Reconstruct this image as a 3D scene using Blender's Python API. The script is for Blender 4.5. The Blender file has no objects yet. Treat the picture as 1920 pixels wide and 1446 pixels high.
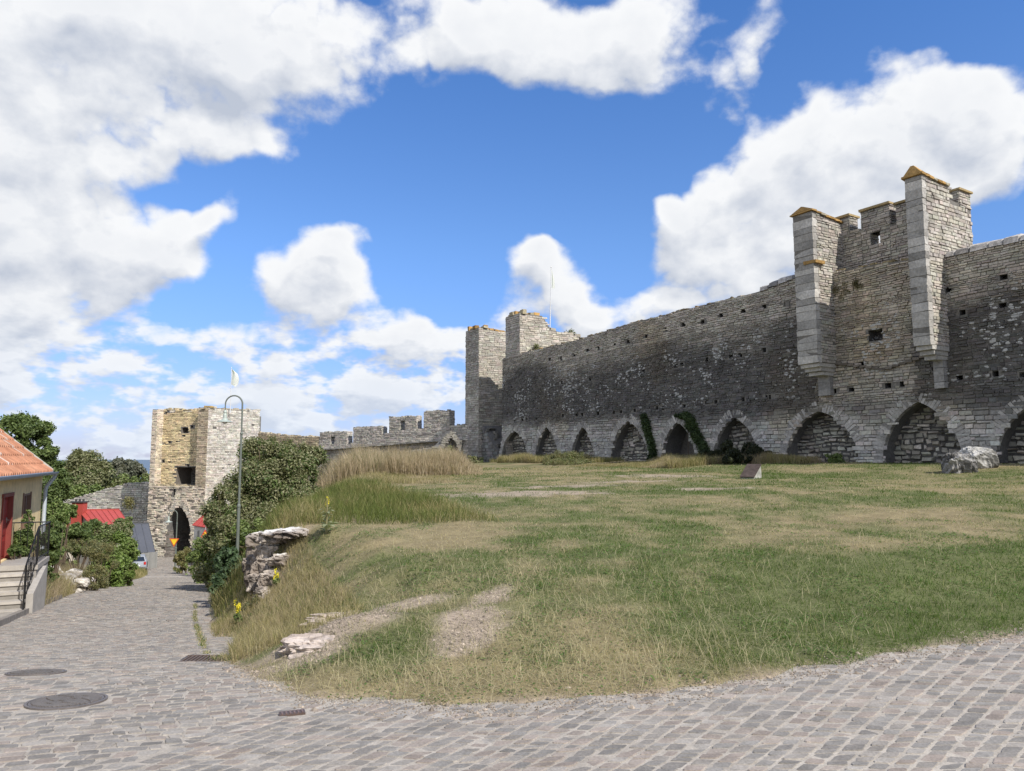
import bpy, math, random
import numpy as np
from mathutils import Vector
R = math.radians
C = bpy.context.scene.collection
sc = bpy.context.scene

# ---------------------------------------------------------------- camera
F, CX, CY = 1400.0, 960.0, 723.0
TH = math.atan(138 / 1400)
cT, sT = math.cos(TH), math.sin(TH)
EYE = np.array([0, 0, 1.7])
cd = bpy.data.cameras.new("camera"); cam = bpy.data.objects.new("camera", cd); C.objects.link(cam)
cam.location = EYE; cam.rotation_euler = (math.pi / 2 + TH, 0, 0)
cd.sensor_width = 36; cd.lens = F / 1920 * 36; cd.clip_start = 0.05; cd.clip_end = 60000
sc.camera = cam
sc.cycles.max_bounces = 5; sc.cycles.diffuse_bounces = 2; sc.cycles.glossy_bounces = 2; sc.cycles.transmission_bounces = 2
sc.view_settings.view_transform = 'Standard'; sc.view_settings.look = 'None'
sc.view_settings.exposure = 0.22; sc.view_settings.gamma = 1

# ---------------------------------------------------------------- sun
SAZ, SEL = R(44), R(44)          # azimuth measured from -Y (behind the camera) towards +X
SDIR = np.array([math.sin(SAZ) * math.cos(SEL), -math.cos(SAZ) * math.cos(SEL), math.sin(SEL)])
ld = bpy.data.lights.new("sun", 'SUN'); sun = bpy.data.objects.new("sun", ld); C.objects.link(sun)
ld.energy = 4.6; ld.angle = R(0.53); ld.color = (1, 0.945, 0.86)
sun.rotation_euler = Vector(SDIR).to_track_quat('Z', 'Y').to_euler()

# ---------------------------------------------------------------- world: sky texture and cumulus by direction
def ray(px, py):
    a = (px - CX) / F; b = (CY - py) / F
    return np.array([a, cT - b * sT, sT + b * cT])

world = bpy.data.worlds.new("World"); sc.world = world; world.use_nodes = True
world.cycles.sampling_method = 'MANUAL'; world.cycles.sample_map_resolution = 512
nt = world.node_tree; nt.nodes.clear()

class NG:
    """small helper to write node graphs as expressions"""
    def __init__(s, tree): s.t = tree
    def n(s, typ, ins=(), out=0, **kw):
        nd = s.t.nodes.new(typ)
        for k, v in kw.items(): setattr(nd, k, v)
        items = ins.items() if isinstance(ins, dict) else enumerate(ins)
        for k, v in items:
            if v is None: continue
            if isinstance(v, bpy.types.NodeSocket): s.t.links.new(v, nd.inputs[k])
            else: nd.inputs[k].default_value = v
        return nd.outputs[out]
    def m(s, op, a, b=None, c=None, clamp=False):
        return s.n('ShaderNodeMath', [a, b, c], operation=op, use_clamp=clamp)
    def vm(s, op, a, b=None, out=0, sc_=None):
        nd = s.t.nodes.new('ShaderNodeVectorMath'); nd.operation = op
        for i, v in enumerate((a, b)):
            if v is None: continue
            if isinstance(v, bpy.types.NodeSocket): s.t.links.new(v, nd.inputs[i])
            else: nd.inputs[i].default_value = v
        if sc_ is not None:
            if isinstance(sc_, bpy.types.NodeSocket): s.t.links.new(sc_, nd.inputs['Scale'])
            else: nd.inputs['Scale'].default_value = sc_
        return nd.outputs[out]
    def mix(s, f, a, b, blend='MIX'):
        nd = s.t.nodes.new('ShaderNodeMix'); nd.data_type = 'RGBA'; nd.blend_type = blend
        for i, v in ((0, f), (6, a), (7, b)):
            if isinstance(v, bpy.types.NodeSocket): s.t.links.new(v, nd.inputs[i])
            else: nd.inputs[i].default_value = v if i == 0 else (tuple(v) + (1,))[:4]
        return nd.outputs[2]
    def noise(s, vec, scale, detail=4, rough=.55, out='Fac', dist=0, typ='FBM', lac=2.0):
        nd = s.t.nodes.new('ShaderNodeTexNoise'); nd.noise_type = typ
        if vec is not None: s.t.links.new(vec, nd.inputs['Vector'])
        nd.inputs['Scale'].default_value = scale; nd.inputs['Detail'].default_value = detail
        nd.inputs['Roughness'].default_value = rough; nd.inputs['Distortion'].default_value = dist
        nd.inputs['Lacunarity'].default_value = lac
        return nd.outputs[out]
    def ramp(s, f, lo, hi, a=0.0, b=1.0, smooth=True):
        nd = s.t.nodes.new('ShaderNodeMapRange'); nd.interpolation_type = 'SMOOTHSTEP' if smooth else 'LINEAR'
        s.t.links.new(f, nd.inputs[0])
        for i, v in ((1, lo), (2, hi), (3, a), (4, b)): nd.inputs[i].default_value = v
        return nd.outputs[0]
    def L(s, a, b): s.t.links.new(a, b)

def azel(px, py):
    r = ray(px, py); r = r / np.linalg.norm(r)
    return math.atan2(r[0], r[1]), math.asin(r[2])

# cloud masses: (x, y, half-width, half-height, weight) in the photograph's pixels -> azimuth / elevation
CL = [(150,30,300,150,1.0),(560,45,260,110,1.0),(500,150,140,60,.45),(60,210,190,110,.7),(230,230,170,70,.62),
      (470,262,130,68,1.05),(110,330,170,110,.9),(40,450,160,90,.95),(350,425,80,55,1.1),(250,495,190,48,1.0),(60,545,190,45,.95),
      (950,80,150,95,.9),(1090,100,160,100,1.0),(1225,60,110,90,.75),(1440,70,80,120,.5),(1390,190,90,90,.35),
      (1620,250,190,100,1.0),(1500,300,120,90,.75),(1790,210,130,60,.85),(1850,270,130,70,.9),(1690,350,170,65,.9),(1740,140,50,40,.6),
      (1300,390,110,80,1.2),(1340,485,165,75,1.15),(1480,420,100,90,.9),(1150,545,150,28,.45),(1590,440,100,80,.8),
      (600,480,75,60,1.05),(650,530,95,55,1.0),(700,440,42,25,.7),(590,575,110,50,.8),
      (1015,470,70,45,1.05),(990,530,90,50,.95),(1080,590,110,35,.85),(1010,620,120,40,.7),
      (800,640,85,45,.85),(690,660,120,45,.75),(620,740,160,45,.6),(420,640,95,40,.55),(150,625,150,36,.55),(290,715,160,40,.35),(40,690,110,50,.5),
      (2300,330,380,240,.9),(-450,200,420,260,.9),(960,-500,520,150,.8)]
FILL_CLOUDS = [(2.2, .55, .8, .35, 1.4), (-2.3, .6, .9, .42, 1.6), (3.0, .35, .6, .3, 1.4), (-3.0, .9, .9, .4, 1.5), (-1.4, .75, .45, .4, 1.4), (1.3, 1.0, .5, .25, .9)]  # unseen clouds behind the camera, added to whiten and lift the shade light
HOLES = [(1290,280,75,55,.7),(640,60,50,60,.0),(330,150,60,40,.3),(60,140,60,40,.2),(1180,230,90,40,.4),(1850,430,90,40,.5),(1500,150,60,60,.4),(420,520,60,60,.5),(850,520,110,90,.7),(1140,430,60,110,.7),(480,330,40,60,.0),(900,330,260,95,.75),(300,345,75,32,.55),(1720,30,190,60,.5),(640,340,90,80,.5),(1850,420,80,30,.6),(770,260,120,60,.3),(820,540,70,60,.4)]

g = bpy.data.node_groups.new("cloud_density", 'ShaderNodeTree')
g.interface.new_socket("Vector", in_out='INPUT', socket_type='NodeSocketVector')
g.interface.new_socket("Density", in_out='OUTPUT', socket_type='NodeSocketFloat')
G_ = NG(g)
gi = g.nodes.new('NodeGroupInput'); go = g.nodes.new('NodeGroupOutput')
dirv = gi.outputs[0]
nrm = G_.vm('NORMALIZE', dirv)
sx = G_.n('ShaderNodeSeparateXYZ', [nrm], 0); sn = sx.node
az = G_.m('ARCTAN2', sn.outputs[0], sn.outputs[1]); el = G_.m('ARCSINE', sn.outputs[2])
# billowy domain warp: makes the outlines of the masses lumpy
nst = G_.vm('MULTIPLY', nrm, (1.0, 1.0, 1.25))
wn = G_.noise(nst, 5.5, 3, .55, out='Color')
wv = G_.vm('SCALE', G_.vm('SUBTRACT', wn, (.5, .5, .5)), sc_=0.17)
ae = G_.vm('ADD', G_.n('ShaderNodeCombineXYZ', [az, el, 0.0]), wv)
acc = None
for lst, sg in ((CL, 1), (HOLES, -1)):
    for (x, y, hw, hh, w) in lst:
        a0, e0 = azel(x, y); a1, _ = azel(x + hw, y); _, e1 = azel(x, y - hh)
        k = (.95 / max(abs(a1 - a0), .01), .95 / max(abs(e1 - e0), .01), 0.0)
        nd = g.nodes.new('ShaderNodeVectorMath'); nd.operation = 'MULTIPLY_ADD'
        g.links.new(ae, nd.inputs[0]); nd.inputs[1].default_value = k; nd.inputs[2].default_value = (-a0 * k[0], -e0 * k[1], 0)
        dd = G_.vm('DOT_PRODUCT', nd.outputs[0], nd.outputs[0], out=1)
        ex = G_.m('POWER', .36788, dd)
        acc = G_.m('MULTIPLY_ADD', ex, w * sg, acc if acc is not None else 0.0)
for (a0, e0, sa_, se_, w) in FILL_CLOUDS:
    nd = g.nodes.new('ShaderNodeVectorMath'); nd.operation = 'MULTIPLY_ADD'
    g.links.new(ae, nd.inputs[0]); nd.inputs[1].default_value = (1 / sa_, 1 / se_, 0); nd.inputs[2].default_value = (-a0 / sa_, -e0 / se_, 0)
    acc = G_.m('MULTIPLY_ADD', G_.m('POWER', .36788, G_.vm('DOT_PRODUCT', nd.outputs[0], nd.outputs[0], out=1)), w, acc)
acc = G_.m('MINIMUM', acc, 1.25)
# broken small clouds low over the horizon
lowm = G_.ramp(el, .03, .26, 1.0, 0.0)
lvec = G_.vm('MULTIPLY', nrm, (1.0, 1.0, 2.3))
lown = G_.noise(lvec, 12.0, 4, .6)
low = G_.m('MULTIPLY', lowm, G_.ramp(lown, .36, .60, 0.0, 1.2, False))
fb = G_.noise(nst, 7.5, 7, .6)
bil = G_.noise(G_.vm('ADD', nst, G_.vm('SCALE', wv, sc_=.35)), 13.0, 3, .5)
bil = G_.m('ABSOLUTE', G_.m('SUBTRACT', bil, .5))
d = G_.m('ADD', acc, low)
d = G_.m('ADD', d, G_.m('MULTIPLY', G_.m('SUBTRACT', fb, .5), 1.95))
d = G_.m('ADD', d, G_.m('MULTIPLY', G_.m('SUBTRACT', .07, bil), -1.6))
d = G_.m('SUBTRACT', d, .50)
g.links.new(d, go.inputs[0])

W = NG(nt)
tc = nt.nodes.new('ShaderNodeTexCoord')
def dens(v):
    nd = nt.nodes.new('ShaderNodeGroup'); nd.node_tree = g; nt.links.new(v, nd.inputs[0]); return nd.outputs[0]
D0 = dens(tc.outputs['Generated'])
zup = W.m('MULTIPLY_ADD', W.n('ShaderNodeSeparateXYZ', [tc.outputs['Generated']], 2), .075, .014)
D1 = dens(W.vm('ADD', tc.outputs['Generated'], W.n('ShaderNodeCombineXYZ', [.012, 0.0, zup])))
alpha = W.ramp(D0, -.05, .52)
relief = W.m('SUBTRACT', D0, D1)
lit = W.ramp(relief, -.62, .30, 0.0, 1.0, False)
thick = W.ramp(D0, .25, 1.3)
lit2 = W.m('SUBTRACT', lit, W.m('MULTIPLY', thick, .26), clamp=True)
ccol = W.mix(lit2, (5.0, 5.5, 6.5), (9.2, 9.3, 9.45))
sky = nt.nodes.new('ShaderNodeTexSky'); sky.sky_type = 'NISHITA'; sky.sun_disc = False
sky.sun_elevation = SEL; sky.sun_rotation = math.pi - SAZ; sky.altitude = 50; sky.air_density = 1.0; sky.dust_density = .4; sky.ozone_density = 2.5
elv = W.n('ShaderNodeSeparateXYZ', [tc.outputs['Generated']], 2)
tint = W.mix(W.ramp(elv, .0, .30), (.80, .86, 1.40), (.98, 1.30, 1.76))
tint = W.mix(W.ramp(elv, .25, .62), tint, (.78, 1.28, 1.90))
skc = W.mix(1.0, sky.outputs[0], tint, 'MULTIPLY')
ccol = W.mix(W.ramp(elv, -.02, .20, .65, 0.0), ccol, (7.0, 7.9, 9.4))
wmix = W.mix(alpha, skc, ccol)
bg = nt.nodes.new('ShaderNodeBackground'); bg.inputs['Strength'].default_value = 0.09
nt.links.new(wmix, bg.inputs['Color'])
wo = nt.nodes.new('ShaderNodeOutputWorld'); nt.links.new(bg.outputs[0], wo.inputs['Surface'])

# ---------------------------------------------------------------- numpy helpers
rng = np.random.default_rng(7)
_tab = np.random.default_rng(3).random((256, 256))
def vnoise(x, y):
    x = np.asarray(x, float); y = np.asarray(y, float)
    xi = np.floor(x).astype(int); yi = np.floor(y).astype(int); fx = x - xi; fy = y - yi
    fx = fx * fx * (3 - 2 * fx); fy = fy * fy * (3 - 2 * fy)
    t = lambda a, b: _tab[a & 255, b & 255]
    return (t(xi, yi) * (1 - fx) + t(xi + 1, yi) * fx) * (1 - fy) + (t(xi, yi + 1) * (1 - fx) + t(xi + 1, yi + 1) * fx) * fy
def fbm(x, y, o=4, seed=0):
    s = 0; a = .5; x = np.asarray(x, float) + seed * 17.3; y = np.asarray(y, float) + seed * 9.7
    for i in range(o): s = s + a * vnoise(x, y); x = x * 2.03 + 5.1; y = y * 2.03 + 1.7; a *= .5
    return s / (1 - .5 ** o)
def sst(a, b, x):
    t = np.clip((np.asarray(x, float) - a) / (b - a), 0, 1); return t * t * (3 - 2 * t)
def lerp(a, b, t): return a + (b - a) * t
def unit(v): v = np.asarray(v, float); return v / np.linalg.norm(v)

class Buf:
    """collects geometry with one colour per vertex, then links ONE mesh object"""
    def __init__(s): s.V = []; s.C = []; s.F = {}; s.n = 0
    def add(s, V, faces, col):
        V = np.asarray(V, float).reshape(-1, 3); n = len(V)
        col = np.asarray(col, float)
        if col.ndim == 1: col = np.tile(col, (n, 1))
        s.V.append(V); s.C.append(col)
        if not isinstance(faces, (list, tuple)): faces = [faces]
        for f in faces:
            f = np.asarray(f, int)
            if f.ndim == 1: f = f[None]
            s.F.setdefault(f.shape[1], []).append(f + s.n)
        s.n += n
    def quad(s, a, b, c, d, col): s.add([a, b, c, d], np.array([[0, 1, 2, 3]]), col)
    def hexa(s, P8, col):
        s.add(P8, np.array([[0, 3, 2, 1], [4, 5, 6, 7], [0, 1, 5, 4], [1, 2, 6, 5], [2, 3, 7, 6], [3, 0, 4, 7]]), col)
    def box(s, c, size, col, U=(1, 0, 0), Vv=(0, 1, 0), Wv=(0, 0, 1), jit=0.0):
        U, Vv, Wv = np.array(U, float), np.array(Vv, float), np.array(Wv, float); c = np.array(c, float)
        P = []
        for z in (-.5, .5):
            for (x, y) in ((-.5, -.5), (.5, -.5), (.5, .5), (-.5, .5)):
                P.append(c + U * x * size[0] + Vv * y * size[1] + Wv * z * size[2] + (rng.uniform(-jit, jit, 3) if jit else 0))
        s.hexa(P, col)
    def tube(s, pts, rad, col, seg=8, cap=True):
        pts = np.asarray(pts, float); m = len(pts); rad = np.broadcast_to(rad, (m,))
        V = []
        ref = np.array([0, 0, 1.0]) if abs(unit(pts[-1] - pts[0])[2]) < .9 else np.array([1.0, 0, 0])
        for i in range(m):
            t = unit(pts[min(i + 1, m - 1)] - pts[max(i - 1, 0)]); a = unit(np.cross(t, ref)); b = np.cross(t, a)
            for k in range(seg):
                q = 2 * math.pi * k / seg; V.append(pts[i] + rad[i] * (a * math.cos(q) + b * math.sin(q)))
        Fq = [[i * seg + k, i * seg + (k + 1) % seg, (i + 1) * seg + (k + 1) % seg, (i + 1) * seg + k] for i in range(m - 1) for k in range(seg)]
        fs = [np.array(Fq)]
        if cap: fs += [np.array([list(range(seg))]), np.array([[(m - 1) * seg + k for k in range(seg)][::-1]])]
        s.add(V, fs, col)
    def lathe(s, c, prof, col, seg=16, U=(1, 0, 0), Vv=(0, 1, 0), Wv=(0, 0, 1)):
        U, Vv, Wv = map(lambda q: np.array(q, float), (U, Vv, Wv)); V = []
        for (r, z) in prof:
            for k in range(seg):
                q = 2 * math.pi * k / seg; V.append(np.array(c) + U * r * math.cos(q) + Vv * r * math.sin(q) + Wv * z)
        m = len(prof)
        Fq = [[i * seg + k, i * seg + (k + 1) % seg, (i + 1) * seg + (k + 1) % seg, (i + 1) * seg + k] for i in range(m - 1) for k in range(seg)]
        s.add(V, [np.array(Fq)], col)
    def grid(s, X, Y, Z, col):
        m, n = X.shape; V = np.stack([X, Y, Z], -1).reshape(-1, 3)
        i = np.arange(m - 1)[:, None] * n + np.arange(n - 1)[None]
        Fq = np.stack([i, i + 1, i + n + 1, i + n], -1).reshape(-1, 4)
        s.add(V, [Fq], col if np.asarray(col).ndim == 1 else np.asarray(col).reshape(-1, 3))
    def mesh(s, name, off):
        me = bpy.data.meshes.new(name)
        V = np.concatenate(s.V) - off; Cc = np.concatenate(s.C)
        me.vertices.add(len(V)); me.vertices.foreach_set("co", V.astype(np.float32).ravel())
        idx = []; st = []; tot = 0
        for k, l in s.F.items():
            f = np.concatenate(l); idx.append(f.ravel()); st.append(tot + np.arange(len(f)) * k); tot += f.size
        idx = np.concatenate(idx); st = np.concatenate(st)
        me.loops.add(len(idx)); me.loops.foreach_set("vertex_index", idx.astype(np.int32))
        me.polygons.add(len(st)); me.polygons.foreach_set("loop_start", st.astype(np.int32))
        me.update(calc_edges=True)
        ca = me.color_attributes.new("Col", 'FLOAT_COLOR', 'POINT')
        ca.data.foreach_set("color", np.concatenate([Cc, np.ones((len(Cc), 1))], 1).astype(np.float32).ravel())
        me.validate()
        return me
    def build(s, name, mat, parent=None, loc=None, smooth=False):
        off = np.array(parent['_w'][:]) if parent is not None else (np.array(loc, float) if loc is not None else np.zeros(3))
        me = s.mesh(name, off); me.materials.append(mat)
        me.polygons.foreach_set("use_smooth", np.full(len(me.polygons), bool(smooth)))
        o = bpy.data.objects.new(name, me); C.objects.link(o)
        if parent is not None: o.parent = parent
        else: o.location = off
        o['_w'] = [float(q) for q in off]
        return o
def tag(o, label=None, cat=None, group=None, kind=None):
    if label: o['label'] = label
    if cat: o['category'] = cat
    if group: o['group'] = group
    if kind: o['kind'] = kind
    return o
def thing(name, label, cat, loc, group=None):
    o = bpy.data.objects.new(name, None); C.objects.link(o); o.location = loc; o.empty_display_size = .3
    o['_w'] = [float(q) for q in loc]
    return tag(o, label, cat, group)

# ---------------------------------------------------------------- materials (colour of the thing itself comes from a vertex attribute)
def mat(name, rough=.9, nscale=0, namp=.25, bump=0, bscale=20, bdist=.02, metal=0, spec=.3, trans=0, detail=6, coord='Object', extra=None):
    m = bpy.data.materials.new(name); m.use_nodes = True; t = m.node_tree; t.nodes.clear(); N = NG(t)
    b = t.nodes.new('ShaderNodeBsdfPrincipled'); o = t.nodes.new('ShaderNodeOutputMaterial')
    at = t.nodes.new('ShaderNodeVertexColor'); at.layer_name = "Col"
    geo = t.nodes.new('ShaderNodeNewGeometry'); pos = geo.outputs['Position']
    col = at.outputs[0]
    if nscale:
        f = N.noise(pos, nscale, detail, .65); f2 = N.noise(pos, nscale * .13, 3, .5)
        fac = N.m('MULTIPLY', N.ramp(f, .25, .75, 1 - namp, 1 + namp, False), N.ramp(f2, .3, .7, 1 - namp * .5, 1 + namp * .5, False))
        col = N.vm('SCALE', col, sc_=fac)
    if extra: col = extra(N, col, pos)
    t.links.new(col, b.inputs['Base Color'])
    b.inputs['Roughness'].default_value = rough; b.inputs['Metallic'].default_value = metal
    b.inputs['Specular IOR Level'].default_value = spec
    if bump:
        bn = t.nodes.new('ShaderNodeBump'); bn.inputs['Strength'].default_value = bump; bn.inputs['Distance'].default_value = bdist
        t.links.new(N.noise(pos, bscale, 6, .65), bn.inputs['Height']); t.links.new(bn.outputs[0], b.inputs['Normal'])
    if trans:
        tr = t.nodes.new('ShaderNodeBsdfTranslucent'); t.links.new(N.vm('MULTIPLY', col, (1.15, 1.25, .6)), tr.inputs[0])
        ms = t.nodes.new('ShaderNodeMixShader'); ms.inputs[0].default_value = trans
        t.links.new(b.outputs[0], ms.inputs[1]); t.links.new(tr.outputs[0], ms.inputs[2]); t.links.new(ms.outputs[0], o.inputs[0])
    else: t.links.new(b.outputs[0], o.inputs[0])
    return m
M_stone = mat('limestone', .92, 9, .34, .45, 16, .02, spec=.15, detail=4)
def lichen(N, col, pos):
    z = N.n('ShaderNodeSeparateXYZ', [pos], 2)
    band = N.m('MULTIPLY', N.ramp(z, 4.6, 5.6), N.ramp(z, 8.6, 10.2, 1.0, 0.0))
    p2 = N.vm('ADD', N.vm('MULTIPLY', pos, (1, 1, 1.9)), N.vm('SCALE', N.noise(pos, 3.0, 3, .6, out='Color'), sc_=.35))
    v = N.t.nodes.new('ShaderNodeTexVoronoi'); v.inputs['Scale'].default_value = 4.4; N.L(p2, v.inputs['Vector'])
    rnd = N.n('ShaderNodeSeparateXYZ', [v.outputs['Color']], 0)
    cl = N.ramp(N.noise(pos, .45, 3, .6), .44, .66, 0.0, 1.0)
    thr = N.m('MULTIPLY', N.m('SUBTRACT', N.m('ADD', rnd, N.m('MULTIPLY', cl, .46)), .78), 1.3)
    sp = N.ramp(N.m('SUBTRACT', thr, v.outputs['Distance']), -.03, .05)
    return N.mix(N.m('MULTIPLY', N.m('MULTIPLY', sp, band), .9), col, (.47, .47, .46))
M_wall = mat('weathered_limestone', .92, 9, .34, .45, 16, .02, spec=.15, detail=4, extra=lichen)
M_rock = mat('rock', .92, 5, .5, .6, 9, .04, spec=.12)
M_ground = mat('earth', .97, 22, .35, .7, 30, .02, spec=.1)
M_cobble = mat('granite_setts', .88, 60, .30, .5, 90, .004, spec=.15, detail=4)
M_sand = mat('joint_sand', .95, 70, .3, .6, 120, .006, spec=.1)
M_grass = mat('grass_blades', .8, 0, spec=.1, trans=.4)
M_leaf = mat('leaves', .55, 0, spec=.35, trans=.3)
M_bark = mat('bark', .9, 20, .35, .6, 30, .02)
M_plaster = mat('plaster', .9, 5, .20, .35, 40, .006, spec=.15)
M_wood = mat('painted_wood', .6, 12, .12, .2, 40, .004)
M_paint = mat('painted_metal', .45, 6, .08, .0, spec=.5)
M_metal = mat('galvanised_metal', .55, 8, .12, .0, metal=.15, spec=.4)
M_iron = mat('cast_iron', .5, 40, .25, .3, 90, .003, metal=.4, spec=.5)
M_glass = mat('window_glass', .08, 0, spec=.9)
M_tile = mat('clay_tile', .85, 7, .30, .3, 30, .01, spec=.2)
M_cloth = mat('flag_cloth', .8, 0, trans=.4)
# ---------------------------------------------------------------- terrain functions
_py = np.array([-60, 0, 4, 7, 10, 13, 15, 17, 21, 26, 41, 55, 70, 80, 93, 110, 130])
_pz = np.array([.3, .02, 0, -.28, -.78, -1.22, -1.5, -1.75, -2.2, -2.8, -4.9, -6.9, -8.8, -9.85, -10.3, -11.2, -13])
def prof(y): return np.interp(y, _py, _pz)
def Redge(y): return np.interp(y, [9, 16, 20, 26, 45, 60, 75, 84, 93], [-3.45, -6.3, -7.95, -10.35, -17.9, -24.2, -30.8, -35.2, -39.6])
def Ledge(y): return np.interp(y, [9, 14.5, 18.2, 26, 41, 65, 80, 93], [-14, -9.9, -11.6, -15.0, -21.2, -31.3, -38.6, -44.0])
def Yedge(x): return np.interp(x, [-4.2, -3.5, -2.9, -2.3, -1.6, -.23, 1.35, 3, 4.85, 8, 14, 30], [12, 9.6, 8.0, 6.9, 6.05, 5.55, 5.75, 6.4, 7.25, 9.0, 12.2, 20])
def Hroad(x, y):
    t = sst(-2.5, 3, x); near = 1 - sst(8, 14, y)
    return lerp(prof(y), .012 * np.asarray(x) + .0, t * near)
W0 = np.array([.7, 65.0, 0]); WA = np.array([.5233, -.8522, 0]); WN = np.array([-.8522, -.5233, 0])
def wdist(x, y): return (np.asarray(x) - W0[0]) * WN[0] + (np.asarray(y) - W0[1]) * WN[1]
def lawn(x, y):
    z = np.interp(y, [5, 6, 8, 10, 15, 20, 30, 45, 65, 75], [.0, .03, .12, .24, .5, .68, .9, 1.1, 1.25, 1.3]) + .011 * np.clip(x, -12, 30) * sst(6, 12, y)
    w = wdist(x, y); z = z + (.33 - .0045 * np.clip(np.asarray(y) - 30, 0, 40)) * (1 - sst(1, 9, w)) * sst(-12, 0, x)
    return z
def dside(x, y):
    """>0 on the lawn side, distance from paving"""
    a = (y - Yedge(x)) * .93; b = (x - Redge(y)) * .92
    b = np.where(y < 9.6, 50, b)
    return np.minimum(a, b)
def Gnd(x, y, detail=True):
    x = np.asarray(x, float); y = np.asarray(y, float)
    S = Hroad(x, y)
    a = (y - Yedge(x)) * .93; b = np.where(y < 8.0, 50., (x - Redge(y)) * .92)
    wob = (fbm(x * 1.3, y * 1.3, 3, 5) - .5) * .45 + (fbm(x * 6, y * 6, 2, 6) - .5) * .16
    dr = np.minimum(a, b) + wob
    wb = np.interp(y, [8, 13.2, 14.6, 16.8, 18.5, 22, 30, 45, 60, 93], [3.0, 2.5, 1.5, 1.5, 2.6, 3.5, 6.0, 8.5, 13, 30])
    k = sst(0, 1, np.clip(b / wb, 0, 1)) ** .8
    L_ = lawn(x, y)
    lawnz = lerp(S, np.maximum(L_, S + .02), np.minimum(k, sst(0, 2.2, a)))
    z = np.where(dr > 0, np.maximum(lawnz + .03 * sst(0, .3, dr), S + .015 * sst(0, .1, dr)), S - .07)
    # left of the street
    dl = (Ledge(y) - x) * .92 + wob * .6
    bank = np.interp(y, [0, 19, 22, 30, 45, 60, 75, 93], [0, .0, .5, 1.0, 1.2, .8, .4, .2])
    zl = prof(y) + .03 + bank * sst(0, 3.5, dl)
    zl = np.where(y < 14.5, S - .07, zl)
    z = np.where((dl > 0) & (y > 14.5), zl, z)
    # beyond the town wall the land falls away to the sea
    far = sst(96, 150, y) 
    zf = np.interp(y, [96, 150, 300, 600, 900, 1500], [-13, -19, -27, -36, -44, -60])
    z = lerp(z, zf, far)
    if detail:
        z = z + np.where(dr > .4, (fbm(x * .8, y * .8, 4, 2) - .5) * .10 * sst(.4, 2, dr), 0)
        rb = sst(.2, 1, np.clip(b / wb, 0, 1)) * (1 - sst(.6, 1.3, b / wb)) * (y > 9)
        z = z + rb * (fbm(x * 2.2, y * 2.2, 4, 8) - .5) * .35
    return z
def gz(x, y): return float(Gnd(x, y))
def P(px, py, Y):
    r = ray(px, py); return EYE + r * (Y / r[1])
def gp(px, py):
    """where the ray through a photograph pixel meets the ground"""
    r = ray(px, py); t = 2.5
    while t < 140:
        q = EYE + r * t
        if q[2] <= gz(q[0], q[1]): return q
        t += .04 if t < 20 else .15
    return q
def atY(px, Y):
    x = (px - 960) / 1400 * Y; return np.array([x, Y, gz(x, Y)])

# dry ground patches: (pixel x, pixel y, half-width m, half-depth m, rotation)
DIRT = []
for (px, py, a, b_, r_) in [(590, 1195, .50, .5, .4), (660, 1160, .55, .30, .3), (740, 1140, .5, .3, .2), (885, 1165, .30, .75, -.2), (925, 1120, .22, .5, -.35),
                           (870, 1205, .30, .35, 0), (980, 925, 2.2, 1.3, .1), (1060, 912, 1.6, .7, 0), (1240, 893, 1.6, 2.2, .6), (1170, 903, 1.8, .9, .2), (1320, 918, 1.2, .5, 0),
                           (520, 1090, .5, .9, .3), (560, 1240, .5, .3, .3)]:
    q = gp(px, py); DIRT.append((q[0], q[1], a, b_, r_))
def dirtmask(x, y):
    m = np.zeros_like(np.asarray(x, float))
    nz = (fbm(np.asarray(x) * 2.1, np.asarray(y) * 2.1, 4, 11) - .5) * 1.9
    for (cx, cy, a, b_, r_) in DIRT:
        c, s = math.cos(r_), math.sin(r_); dx = x - cx; dy = y - cy
        u = (dx * c + dy * s) / a; v = (-dx * s + dy * c) / b_
        m = np.maximum(m, (1 - sst(.45, 1.35, np.sqrt(u * u + v * v) + nz * .9)) * (.55 + .6 * fbm(np.asarray(x) * 9, np.asarray(y) * 9, 2, 12)))
    return m
def green(x, y):
    """0 = straw, 1 = fresh grass"""
    x = np.asarray(x, float); y = np.asarray(y, float)
    g1 = fbm(x * .35, y * .35, 4, 21); g2 = fbm(x * 1.6, y * 1.6, 3, 22)
    v = (g1 - .5) * 2.0 + (g2 - .5) * 1.5 + .50
    v = v + 1.0 * sst(1.0, 3.4, x) * (1 - sst(1.5, 4.5, y - Yedge(x)))            # greener corner by the paving on the right
    ex, ey = x + .95, y - 7.0; v = v + .75 * np.exp(-(ex / 1.0) ** 2 - (ey / .45) ** 2)
    v = v - .3 * np.exp(-((x - .9) / 1.1) ** 2 - ((y - 6.0) / .6) ** 2)
    v = v - .65 * np.exp(-((y - Yedge(x)) / .30) ** 2) * (x < 2.5)
    v = v + .22 * sst(14, 18, y) * (1 - sst(24, 34, y)) - .12 * sst(30, 45, y)
    return np.clip(v, 0, 1)

STRAW = np.array([.40, .335, .185]); GREEN = np.array([.105, .165, .045]); DIRTC = np.array([.34, .275, .215])
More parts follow.
